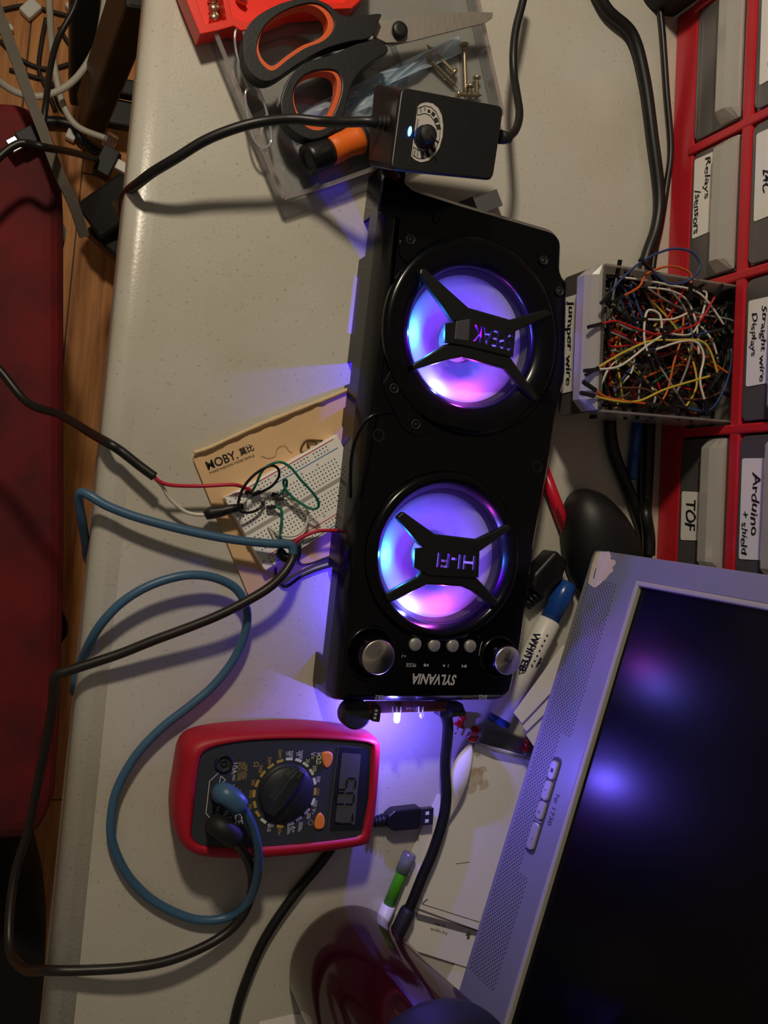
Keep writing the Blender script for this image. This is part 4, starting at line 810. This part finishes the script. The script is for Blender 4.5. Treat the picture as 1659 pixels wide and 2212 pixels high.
MB().tube(spline([px(*p) for p in [(634, 1204, .0205), (630, 1208, .0200), (622, 1206, .0190), (612, 1202, .018), (607, 1194, .0172), (612, 1188, .017)]], 5), [.0035] * 26 if False else .0034, 14).build('hook_clip', gloss, t)
cl = MB().tube(spline([px(*p) for p in [(637, 1178, .018), (638, 1196, .018), (634, 1210, .0175)]], 4), .0042, 14).build('clip_body', M('dark_blue_clip', '16202e', .35), t)
# usb cable passing under the meter
t = thing('usb_charging_cable', px(860, 1768, 0), 'black usb cable whose plug lies right of the multimeter and whose cord runs under it', 'cable')
cable('cord', [(800, 1778, .0046), (770, 1782, .0024), (740, 1800, .0022), (730, 1815, .0022), (715, 1835, .0024), (690, 1868, .0028), (650, 1915, .003), (605, 1975, .003), (565, 2040, .003), (535, 2110, .003), (512, 2180, .003), (495, 2270, .003)], .0021 if False else .0020, cord, None, parent=t, n=12)
cable('cord_jacket', [(717, 1832, .0030), (690, 1868, .0033), (650, 1915, .0034), (605, 1975, .0034), (565, 2040, .0034), (535, 2110, .0034), (512, 2180, .0034), (495, 2270, .0034)], .0033, cord, None, parent=t, n=12)
a, b = px(838, 1770, .0075), px(903, 1764, .0075); d = (b - a).normalized(); sd = Vector((-d.y, d.x, 0))
qq = [a - d * .002 + sd * .0036, a + d * .003 + sd * .0074, b + sd * .0078, b - sd * .0078, a + d * .003 - sd * .0074, a - d * .002 - sd * .0036]
mb = MB(); mb.prism(rnd(qq, .0012, 3), .0030, .0120, .0012); mb.build('plug_grip', black, t)
mb = MB(); pf = []
for i in range(5): pf += [(.0034 + .0004 * i, .0028 * i), (.0034 + .0004 * i, .0028 * i + .0018), (.0026 + .0003 * i, .0028 * i + .002), (.0026 + .0003 * i, .0028 * i + .0026)]
mb.lathe(pf, px(800, 1777, .0058), a - px(800, 1777, .0075), 16); mb.build('strain_relief', black, t)
mb = MB(); mb.box(b + d * .0055, d * .0058, sd * .0060, (0, 0, .00225)); sh = mb.build('metal_shell', M('dark_plug_shell', '6a6a72', .25, 1), t, .0003)
for k in (-1, 1):
    mb = MB(); mb.box(b + d * .0062 + sd * .0028 * k + Vector((0, 0, .0023)), d * .0014, sd * .0012, (0, 0, .0001)); mb.build('shell_window', white, sh)

# ---------------------------------------------------------------- speaker lying on its back
def cs1(x, y): return (660 + x / 2.765, 360 + y / 2.765)
def cs2(x, y): return (640 + x / 2.765, 940 + y / 2.765)
ZF = .050
t = thing('portable_speaker', px(930, 950, 0), 'black two-woofer portable speaker lying face up with blue and violet lights inside', 'speaker')
OB = [px(797, 372, .0), px(737, 900, 0), px(671, 1510, 0), px(735, 1522, .045), px(900, 1524, .045), px(1085, 1520, .045), px(1108, 1502, .045), px(1132, 1400, .045), px(1163, 1165, .045), px(1192, 1010, .045), px(1207, 900, .045), px(1228, 820, .045), px(1232, 606, .045), px(1217, 590, .045), px(1220, 520, .045), px(1197, 488, .045), px(1000, 430, .045), px(886, 394, .045)]
OB = [Vector((p.x, p.y, 0)) for p in OB]
def cross2(a, b, c, d):
    e, f = b - a, d - c; k = ((c - a).x * f.y - (c - a).y * f.x) / (e.x * f.y - e.y * f.x); return a + e * k
OB[2] = cross2(OB[1], OB[2], OB[3], OB[5]); del OB[3]
if area(OB) < 0: OB.reverse()
OR = rnd(OB, .006, 3)
rings = [inset(OR, d) for d in (0, 0, .0012, .0035, .0075)]
def ringz(k, z): return [p + Vector((0, 0, z)) for p in rings[k]]
# shell: side wall down to the table with light gaps, rounded shoulder, front face with two round openings
wl = MB(); n = len(OR)
def lerp(a, b, k): return a + (b - a) * k
gapz = .0
# light gaps at the foot of the long left side, by position along it
def proj(P):
    d = P - Vector((0, 0, HC)); c = [sum(R[k][i] * d[k] for k in range(3)) for i in range(3)]; return c[0] / c[2] * F + W / 2, c[1] / c[2] * F + H / 2
GAPS = [(480, 562, .012), (600, 720, .0012), (783, 832, .0098), (842, 1222, .0062), (1222, 1408, .0150)]
def gap(y): return max([g for a, b, g in GAPS if a <= y <= b] + [0.0])
wl = MB()
for i in range(n):
    a, b = OR[i], OR[(i + 1) % n]; m_ = (b - a).length; y_ = proj((a + b) / 2)[1]; left = m_ > .06 and proj((a + b) / 2)[0] < 800
    K = 160 if left else 1; nn = Vector((-(b - a).y, (b - a).x, 0)).normalized() * .0022
    for q in range(K):
        p0, p1 = a + (b - a) * q / K, a + (b - a) * (q + 1) / K; g_ = gap(proj((p0 + p1) / 2)[1]) if left else 0
        Z0, Z1 = Vector((0, 0, g_)), Vector((0, 0, .0272))
        wl.add([p0 + Z0, p1 + Z0, p1 + Z1, p0 + Z1, p0 + nn + Z0, p1 + nn + Z0, p1 + nn + Z1, p0 + nn + Z1], [[0, 1, 2, 3], [4, 7, 6, 5], [0, 4, 5, 1], [0, 3, 7, 4], [1, 5, 6, 2], [3, 2, 6, 7]])
wl.build('side_panel', gloss, t)
mb = MB()
mb.loft([ringz(1, .027), ringz(2, .037), ringz(3, .045), ringz(4, ZF)], False, False, True)
U0, U1 = px(*cs1(1028, 790), ZF), px(*cs1(1028, 1005), ZF)
def fit(top, bot, lf, rt, z):
    a, b, c, d = px(*top, z), px(*bot, z), px(*lf, z), px(*rt, z); ce = (a + b + c + d) / 4; return Vector((ce.x, ce.y, 0)), ((a - b).length + (c - d).length) / 4
cU, rU = fit(cs1(1010, 398), cs1(1030, 1612), cs1(508, 950), cs1(1545, 1040), .053)
cL, rL = fit(cs2(900, 165), cs2(880, 1180), cs2(412, 760), cs2(1352, 720), .053)
innU, riU = fit(cs1(960, 590), cs1(960, 1492), cs1(632, 980), cs1(1275, 1050), .046)
innL, riL = fit(cs2(880, 318), cs2(860, 1164), cs2(530, 760), cs2(1200, 720), .046)
cU, cL = cU * .5 + innU * .5, cL * .5 + innL * .5
topring = [Vector((p.x, p.y, 0)) for p in rings[4]]
holed(mb, topring, [circ(cU, riU + .004, 64), circ(cL, riL + .004, 64)], ZF - .0022, ZF)
mb.build('front_shell', gloss, t)
def led(loc, power, col, rad=.0012, nm='speaker_led_light'): return light(nm, loc, power, col, rad)
conem = M('grey_paper_cone', '94909a', .6, var=.1, scale=120)
for nm, c, ro, ri in (('upper', cU, rU, riU), ('lower', cL, rL, riL)):
    O = c + Vector((0, 0, 0))
    tr = MB().lathe([(ri + .0042, .046), (ri + .0042, ZF), (ro, ZF + .0002), (ro - .0008, .0525), (ro - .0032, .0545), (ro - .007, .0548), (ri + .004, .0525), (ri + .001, .0490), (ri, .0455), (ri + .0015, .0425), (ri + .0042, .0425)], O, (0, 0, 1), 96, False, False).build('trim_ring', gloss, t)
    MB().lathe([(ri + .0040, .0425), (ri + .0040, .0400), (ri + .001, .0390), (ri - .003, .0400), (ri - .006, .0385), (ri * .30, .0262), (ri * .30, .0262)], O, (0, 0, 1), 96, False, False).build('speaker_cone', conem, t)
    MB().lathe([(ri * .31, .0258), (ri * .28, .0285), (ri * .18, .0312), (ri * .06, .0322), (0, .0322)], O, (0, 0, 1), 48, False, False).build('dust_cap', conem, t)
    MB().lathe([(ri + .004, .044), (ri * .32, .0225), (ri * .32, .0210), (0, .0210)], O, (0, 0, 1), 64, False, False).build('basket', blackmat, t)
def bars(polys, f, z0, z1, parent, hub, hz):
    for P in polys: MB().prism(pxs([f(*p) for p in P], z1), z0, z1).build('grille_bar', black, parent, .0012)
gu = thing  # grille of each woofer is a part of the speaker
def grille(f, upper, lower, hub, word, ws, we, h, facet=None):
    Z1 = .0590
    hb = pxs([f(*p) for p in hub], Z1)
    me = MB().prism(hb, Z1 - .0030, Z1).build('grille_hub', black, t)
    a, b = px(*f(*ws), Z1), px(*f(*we), Z1); xd = b - a; yd = Vector((0, 0, 1)).cross(xd)
    for bold in (.018, .012, .007, .003, 0, -.004, -.01):
        V, Fc, w_, h_ = textmesh(word, bold); sx, sy = xd.length / w_, h / h_; xn, yn = xd.normalized(), yd.normalized(); o_ = (a + b) / 2
        lowv = [o_ + xn * v.x * sx + yn * v.y * sy + Vector((0, 0, -.006)) for v in V]; upv = [p + Vector((0, 0, .012)) for p in lowv]; k = len(lowv)
        # outline edges -> walls
        cnt = {}
        for fc in Fc:
            for i in range(len(fc)):
                e = (fc[i - 1], fc[i]); cnt[e] = 1
        walls = [[a_, b_, b_ + k, a_ + k] for (a_, b_) in cnt if (b_, a_) not in cnt]
        cut = MB(); cut.add(lowv + upv, [list(q)[::-1] for q in Fc] + [[i + k for i in q] for q in Fc] + walls)
        co = cut.build('cutter', ink, t)
        bo = me.modifiers.new('letters', 'BOOLEAN'); bo.operation = 'DIFFERENCE'; bo.object = co; bo.solver = 'EXACT'
        bpy.context.view_layer.update(); dg = bpy.context.evaluated_depsgraph_get()
        nm_ = bpy.data.meshes.new_from_object(me.evaluated_get(dg)); me.modifiers.clear(); bpy.data.objects.remove(co)
        ok = sum(p.area for p in nm_.polygons) > .75 * sum(p.area for p in me.data.polygons)
        if ok: me.data = nm_; break
    for P in (upper, lower): MB().prism(pxs([f(*p) for p in P], .0575), .0528, .0575).build('grille_bar', black, t, .0012)
    # side rails under the hub
    for k in range(2):
        pass
    if facet: MB().prism(pxs([f(*p) for p in facet], Z1 + .0005), Z1 - .001, Z1 + .0005).build('hub_end_cap', M('dark_grey_cap', '45434a', .5), t, .0006)
grille(cs1, [(690, 605), (720, 610), (975, 840), (1225, 912), (1440, 850), (1480, 880), (1250, 985), (985, 925), (880, 925), (680, 640)],
       [(640, 1180), (830, 1062), (940, 1040), (1215, 1122), (1400, 1385), (1370, 1400), (1190, 1205), (940, 1140), (870, 1150), (650, 1215)],
       [(835, 938), (990, 906), (1255, 980), (1240, 1136), (945, 1064), (832, 1048)], 'SPEAK', (1238, 1054), (1000, 990), .0115, [(900, 922), (985, 908), (977, 1042), (890, 1030)])
grille(cs2, [(600, 490), (640, 455), (830, 590), (1080, 620), (1270, 530), (1290, 560), (1100, 695), (1060, 690), (790, 690), (735, 655), (620, 520)],
       [(540, 985), (535, 945), (720, 845), (750, 806), (1060, 830), (1210, 990), (1185, 1030), (1050, 930), (990, 905), (780, 895), (570, 1000)],
       [(708, 678), (800, 668), (1095, 685), (1088, 850), (800, 834), (705, 792)], 'HI-FI', (1070, 765), (842, 745), .0095)
# lug plate, screws, handle recess, seam groove
MB().prism(rnd(pxs([cs1(460, 1300), cs1(530, 1180), cs1(560, 1240), cs1(700, 1500), cs1(770, 1590), cs1(660, 1615), cs1(580, 1560), cs1(490, 1380)], .0515), .002, 3), ZF - .001, ZF + .0012).build('lug_plate', gloss, t, .0006)
MB().prism(rnd(pxs([cs1(560, 440), cs1(700, 400), cs1(790, 470), cs1(640, 600), cs1(570, 540)], .0515), .002, 3), ZF - .001, ZF + .0012).build('lug_plate', gloss, t, .0006)
for x, y in ((530, 1325), (660, 1540), (628, 435), (792, 305), (1520, 745), (1425, 560)):
    c = px(*cs1(x, y), ZF + .0012); MB().lathe([(.0034, -.001), (.0034, .0004), (.0026, .0006), (.0022, -.0002), (.0010, -.0002), (.0010, .0002), (0, .0002)], c, (0, 0, 1), 20).build('screw', blackmat, t)
for f, (x, y) in ((cs1, (437, 1605)), (cs2, (490, 15)), (cs2, (1440, 190))):
    if f is cs2 and x == 490: continue
    c = px(*f(x, y), ZF + .0003); MB().lathe([(.0042, 0), (.0036, .0003), (.0030, -.0008), (0, -.0009)], c, (0, 0, 1), 24, False, True).build('screw_hole', M('deep_black', '050506', .9), t)
hp = pxs([(838, 372), (888, 396), (882, 470), (825, 452)], ZF + .006); MB().prism(rnd(hp, .002, 2), ZF - .002, ZF + .0008, .0006).build('handle_hinge', gloss, t)
MB().tube(spline([px(*p) for p in [(757, 1075, .043), (758, 1000, .0465), (768, 950, .048), (790, 910, .0495), (815, 894, .0505), (850, 890, .0508)]], 6), .0012, 8).build('moulding_line', gloss, t)
# knobs, buttons, prints
for (x, y), r_, wr in (((818, 1420), .0112, .0185), ((1098, 1427), .0098, .0150)):
    zk = ZF + .014; c = px(x, y, zk); cb_ = Vector((c.x, c.y, ZF))
    MB().lathe([(wr, 0), (wr - .001, .0022), (wr - .0022, .0024), (wr - .004, .0006), (r_ + .0012, .0004)], cb_, (0, 0, 1), 56, False, False).build('knob_well', gloss, t)
    kn = MB().lathe([(r_ + .001, .0003), (r_ + .0008, .008), (r_ + .0002, .0105), (r_, .0125)], cb_, (0, 0, 1), 56).build('knob', gloss, t)
    bm_ = bpy.data.materials.get('spun_aluminium')
    if not bm_:
        bm_ = M('spun_aluminium', 'c8c0b6', .26, 1); b = bm_.node_tree.nodes['Principled BSDF']; b.inputs['Anisotropic'].default_value = .8
        tg = bm_.node_tree.nodes.new('ShaderNodeTangent'); tg.direction_type = 'RADIAL'; tg.axis = 'Z'; bm_.node_tree.links.new(tg.outputs[0], b.inputs['Tangent'])
    capo = MB().lathe([(r_, .0124), (r_, .0136), (r_ - .0007, .0142), (0, .0142)], (0, 0, 0), (0, 0, 1), 56)
    capo.v = [v + cb_ for v in capo.v]; ko = capo.build('metal_cap', bm_, kn)
    ko.location = cb_ - t.location; 
    for v in ko.data.vertices: v.co = v.co - (cb_ - t.location)
bt = M('satin_silver_button', 'b4b2b0', .38, .6)
for x, y in ((897, 1392), (938, 1394), (978, 1395), (1016, 1396)):
    c = px(x, y, ZF + .002); MB().lathe([(.0044, -.003), (.0044, .0006), (.0038, .0012), (0, .0013)], c, (0, 0, 1), 32).build('button', bt, t)
mb = MB(); pp = rnd(pxs([(880, 1362), (1040, 1372), (1036, 1412), (1030, 1424), (868, 1414), (856, 1400), (862, 1378)], ZF + .001), .004, 3); mb.prism(pp, ZF - .001, ZF + .001); mb.build('button_panel', gloss, t, .0006)
mb = MB()
ptext(mb, 'SYLVANIA', (985, 1469), (890, 1466), ZF, .0072, bold=.03, shear=.25, lift=.0003)
ptext(mb, 'MODE', (898, 1437), (877, 1436), ZF, .0026, lift=.0003); ptext(mb, 'TREBLE', (836, 1508), (810, 1506), ZF, .0030, lift=.0003); ptext(mb, 'BASS', (1051, 1506), (1034, 1505), ZF, .0030, lift=.0003)
xd_, yd_ = Vector((-1, 0, 0)), Vector((0, -1, 0))
for (x, y), dr, pp_ in (((923, 1437), 1, 0), ((962, 1438), 1, 1), ((1001, 1439), -1, 0)):
    o_ = px(x, y, ZF + .0003)
    for k in (-.0012, .0008) if not pp_ else (-.0004,):
        mb.add([o_ + Vector((k, .0011, 0)), o_ + Vector((k, -.0011, 0)), o_ + Vector((k + .0018 * -dr, 0, 0))], [[0, 1, 2]])
    mb.box(o_ + Vector((.0022 * (dr if pp_ else -dr), 0, 0)), (.0002, 0, 0), (0, .0011, 0), (0, 0, .00003))
for P in ([(868, 1388), (873, 1398), (872, 1410), (868, 1420)], [(1042, 1386), (1038, 1396), (1036, 1408), (1034, 1416)]):
    for i in range(3): mb.bar(px(*P[i], ZF + .0003), px(*P[i + 1], ZF + .0003), .0004, .0001)
ptext(mb, '-', (876, 1388), (872, 1388), ZF, .0004, lift=.0003); ptext(mb, '+', (877, 1417), (872, 1417), ZF, None, lift=.0003)
mb.build('printed_lettering', silverink, t)
# bare circuit board with switch, leds and usb socket poking out of the speaker's end
pz = .040
q = pxs([(790, 1515), (968, 1515), (962, 1536), (800, 1541)], pz); pcb = MB().prism(q, pz - .0016, pz).build('circuit_board', M('brown_circuit_board', '5a2a20', .5), t)
c = px(772, 1545, pz); MB().prism([Vector((c.x, c.y, 0)) + Vector((math.cos(a_) * .0105, math.sin(a_) * .0100, 0)) for a_ in [2 * math.pi * k / 28 for k in range(28)]], pz - .010, pz, .0015).build('volume_wheel', blackmat, t)
q = pxs([(806, 1524), (824, 1528), (820, 1560), (803, 1558)], pz + .002); sl_ = MB().prism(rnd(q, .0008, 2), pz - .004, pz + .002).build('slide_switch', blackmat, t)
mb = MB()
for k in range(3): mb.box(px(813 - 1.5 * k, 1535 + 8 * k, pz + .0021), (.0009, 0, 0), (0, .0007, 0), (0, 0, .00004))
mb.build('switch_print', silverink, sl_)
ledm = M('lit_blue_led', 'b0c8ff', .2, emis=(.25, .35, 1), es=30)
c = px(858, 1541, pz - .001); dv = (px(857, 1556, pz - .001) - c).normalized()
MB().lathe([(.0022, 0), (.0022, .0042), (.0016, .0060), (0, .0066)], c, dv, 20).build('led_lamp', ledm, pcb)
c2_ = px(912, 1538, pz - .001); MB().lathe([(.0018, 0), (.0018, .0032), (.001, .0044), (0, .0046)], c2_, dv, 16).build('unlit_led', clear('clear_led', 'e8e8f4', .5, .1, .4), pcb)
for x in (848, 857, 866, 905, 914): 
    mb = MB(); mb.bar(px(x, 1526, pz + .0012), px(x, 1540, pz + .0008), .0006, .0006); mb.build('solder_pin', silverink, pcb)
mb = MB(); ptext(mb, 'LED-4A', (912, 1532), (876, 1530), pz, .002, lift=.0002); mb.build('board_print', silverink, pcb)
led(c + dv * .009 + Vector((0, 0, .001)), .42, (.15, .10, 1), .002, 'board_led_light')
q = pxs([(950, 1518), (1000, 1520), (1008, 1543), (972, 1552), (950, 1548)], pz - .004); ub = MB().prism(q, pz - .014, pz - .004).build('usb_socket', blackmat, t, .0006)
mb = MB(); mb.box(px(991, 1543, pz - .0035), (.0055, 0, 0), (0, .0014, 0), (0, 0, .0004)); mb.build('socket_tongue', chrome, ub)
# speaker lights: rims of the cones above, light escaping underneath
for c, ri in ((cU, riU), (cL, riL)):
    e1 = c + Vector((-ri * .80, -ri * .05, .0455)); e2 = c + Vector((-ri * .35, -ri * .72, .0455)); e3 = c + Vector((-ri * .1, ri * .1, .048)); e4 = c + Vector((ri * .12, -ri * .62, .0455))
    led(e1, .095, (.03, .26, 1)); led(e2, .12, (.13, .14, 1)); led(e3, .05, (.14, .0, 1)); led(e4, .05, (.55, .05, .75))
led(px(915, 772, .0) + Vector((0, 0, .016)), .75, (.07, .03, 1), .002, 'underside_led_light')
led(px(800, 1268, .0) + Vector((0, 0, .017)), .32, (.07, .03, 1), .004, 'underside_led_light')
# thick cord from the speaker over the papers
t = thing('speaker_cord', px(945, 1800, 0), 'thick black cord running from the speaker across the white papers to a barrel end', 'cord')
cable('cord', [(958, 1536, .028), (967, 1560, .024), (966, 1600, .016), (962, 1650, .0125), (964, 1720, .0125), (956, 1775, .0125), (935, 1840, .012), (912, 1895, .011), (890, 1950, .0105), (878, 1975, .010)], .0040, cord, None, parent=t, n=14)
MB().tube([px(884, 1962, .0105), px(880, 1970, .0105), px(860, 2012, .0105), px(845, 2042, .0105)], [.0048, .0058, .0058, .0054], 16).build('barrel_plug', blackmat, t)

# ---------------------------------------------------------------- monitor
ZB = .056
MA = px(1283, 1187, ZB); e_ = px(1003, 2100, ZB) - MA; e_.normalize(); nh = Vector((e_.y, -e_.x, 0)); nh = nh if nh.x < 0 else -nh
la = math.radians(5); MU = Vector((0, 0, 1)) * math.cos(la) - nh * math.sin(la); MN = e_.cross(MU); MN = MN if MN.x < 0 else -MN
def mo_(a, u, d=0): return MA + e_ * a + MU * u + MN * d
def mp(x, y): p = onplane(x, y, MA, MN) - MA; return p.dot(e_), p.dot(MU)
MW, MH, BB, SB = .375, .315, .0485, .0165
silver = bpy.data.materials.new('silver_bezel_plastic')
silver = M('silver_bezel_plastic', '86868f', .42, .15, bump=.04, scale=900)
def dots():
    mt = M('silver_speaker_grille_plastic', '8e8e96', .45, .15); nt = mt.node_tree; N = nt.nodes.new; L = nt.links.new; b = nt.nodes['Principled BSDF']
    tc_ = N('ShaderNodeTexCoord'); sp = N('ShaderNodeSeparateXYZ'); L(tc_.outputs['Object'], sp.inputs[0]); src = []
    return mt, tc_, sp
t = thing('monitor', mo_(MW / 2, 0, -.06) - Vector((0, 0, (mo_(MW / 2, 0, -.06)).z)), 'silver flat-screen monitor switched off, its worn lower bezel facing the speaker', 'monitor')
inn = [(SB, BB), (MW - SB, BB), (MW - SB, MH - SB), (SB, MH - SB)]
def fr(pts, d): return [mo_(p[0], p[1], d) for p in pts]
o2 = [(p.x, p.y) for p in rnd([(0, 0, 0), (MW, 0, 0), (MW, MH, 0), (0, MH, 0)], .005, 3)]
tmp = MB(); holed(tmp, [Vector((a, b, 0)) for a, b in o2], [[Vector((a, b, 0)) for a, b in inn]], -.028, 0)
tmp.v = [mo_(v.x, v.y, v.z) for v in tmp.v]; tmp.build('bezel', silver, t, .0018)
tmp = MB(); holed(tmp, [Vector((a, b, 0)) for a, b in inn], [[Vector(p) for p in ((SB + .0035, BB + .0035, 0), (MW - SB - .0035, BB + .0035, 0), (MW - SB - .0035, MH - SB - .0035, 0), (SB + .0035, MH - SB - .0035, 0))]], -.005, .0008)
tmp.v = [mo_(v.x, v.y, v.z) for v in tmp.v]; tmp.build('screen_lip', M('light_grey_lip', 'a8a49c', .45), t, .001)
MB().add([mo_(SB, BB, -.003), mo_(MW - SB, BB, -.003), mo_(MW - SB, MH - SB, -.003), mo_(SB, MH - SB, -.003), mo_(SB, BB, -.006), mo_(MW - SB, BB, -.006), mo_(MW - SB, MH - SB, -.006), mo_(SB, MH - SB, -.006)], [[0, 1, 2, 3], [7, 6, 5, 4], [0, 4, 5, 1], [1, 5, 6, 2], [2, 6, 7, 3], [3, 7, 4, 0]]).build('screen', M('matt_black_lcd', '030304', .27, spec=.3), t)
MB().box(mo_(MW / 2, MH / 2, -.036), e_ * (MW / 2 - .02), MU * (MH / 2 - .02), MN * .010).build('back_cover', blackmat, t, .004)
MB().box(mo_(MW / 2, .0, -.085) + Vector((0, 0, .04)), e_ * .03, Vector((0, 0, .03)) + Vector((0, 0, .045)), nh * .030).build('stand_neck', blackmat, t, .003)
pf_ = mo_(MW / 2, 0, -.115); pf_.z = 0; MB().box(pf_ + Vector((0, 0, .0075)), e_ * .09, nh * .045, (0, 0, .0075)).build('stand_base', blackmat, t, .004)
# perforated loudspeaker field along the lower bezel: real dimples
mb = MB(); pit = .0029; rr_ = .00055
a = .022; col_ = 0
b0, b1 = mp(1175, 1612)[0], mp(1140, 1850)[0]
while a < .300:
    u = .0045 + (pit / 2 if col_ % 2 else 0); um = .0335 if (a < b0 - .012 or a > b1 + .012) else .0225
    while u < um:
        c = mo_(a, u, .00012); mb.add([c + e_ * math.cos(q) * rr_ + MU * math.sin(q) * rr_ for q in [k * math.pi / 3 for k in range(6)]], [[0, 1, 2, 3, 4, 5]]); u += pit
    a += pit / 2 * 1.15; col_ += 1
mb.build('speaker_perforation', M('dark_perforation', '2a2834', .7), t)
# worn patch
wp = [mp(1130 + x / 3.136, 880 + y / 3.136) for x, y in ((496, 982), (582, 976), (596, 1010), (590, 1030), (622, 1034), (628, 1060), (604, 1085), (612, 1110), (585, 1130), (560, 1165), (540, 1180), (520, 1200), (490, 1222), (470, 1215), (440, 1192), (455, 1120), (472, 1050))]
mb = MB().loft([[mo_(a, u, d) for a, u in wp] for d in (-.0002, .00018)]); wpo = mb.build('worn_patch', M('peeled_cream_paint', 'dccbb0', .75, var=.12, scale=150), t)
mb = MB(); mb.bar(mo_(*mp(1288, 1228), .0003), mo_(*mp(1283, 1250), .0003), .0007, .0001, MN); mb.build('scratch_mark', ink, wpo)
# button strip
s0, s1 = mp(1204, 1644), mp(1150, 1838); sd_ = Vector((s1[0] - s0[0], s1[1] - s0[1], 0)).normalized(); L0 = math.hypot(s1[0] - s0[0], s1[1] - s0[1])
bw = .0034
def pill(a, b, wd, d0, d1, nm, mat, bev=.0008):
    y0, y1 = s0[1], s0[1]; pts = rnd([(s0[0] + a, y0 - wd, 0), (s0[0] + b, y0 - wd, 0), (s0[0] + b, y0 + wd, 0), (s0[0] + a, y0 + wd, 0)], wd * .95, 4)
    return MB().loft([[mo_(p.x, p.y, d) for p in pts] for d in (d0, d1)]).build(nm, mat, t, bev)
pill(-.0025, L0 + .0025, bw + .0012, -.001, .0004, 'button_recess', M('dark_recess', '3a3844', .6), 0)
bsm = M('satin_button_plastic', 'b0aca8', .3, .3)
cuts = [0, .21, .44, .665, .70, 1.0]; 
mb = None
for i, (a, b) in enumerate(((0, .215), (.225, .45), (.46, .665), (.70, 1.0))): bo_ = pill(L0 * a, L0 * b, bw, -.0005, .0022, 'button', bsm)
pill(L0 * .672, L0 * .693, bw, -.0005, .0016, 'power_light', M('dim_light_pipe', '8a8890', .3), .0003)
mb = MB()
def mtext(s_, p0, p1, h=None, d=.0003, **k):
    a, b = mp(*p0), mp(*p1); textadd(mb, s_, mo_((a[0] + b[0]) / 2, (a[1] + b[1]) / 2, d), e_, MU, math.hypot(a[0] - b[0], a[1] - b[1]), h, **k)
mtext('hp 1730', (1205, 1716), (1186, 1782), .0042)
mtext('+', (1171, 1752), (1169, 1758), None, .0024); mtext('-', (1184, 1705), (1183, 1710), .0004, .0024)
c_ = mo_(mp(1195, 1664)[0], s0[1], .0024); mb.box(c_, e_ * .0013, MU * .0011, MN * .00004)
c_ = mo_(mp(1154, 1812)[0], s0[1], .0024); mb.bar(c_, c_ + MU * .0014, .0004, .0001, MN)
for k in range(10): q0_, q1_ = k * .55 + 2.1, k * .55 + 2.6; 
mb.build('printed_marks', M('violet_grey_ink', '34344a', .6), t)
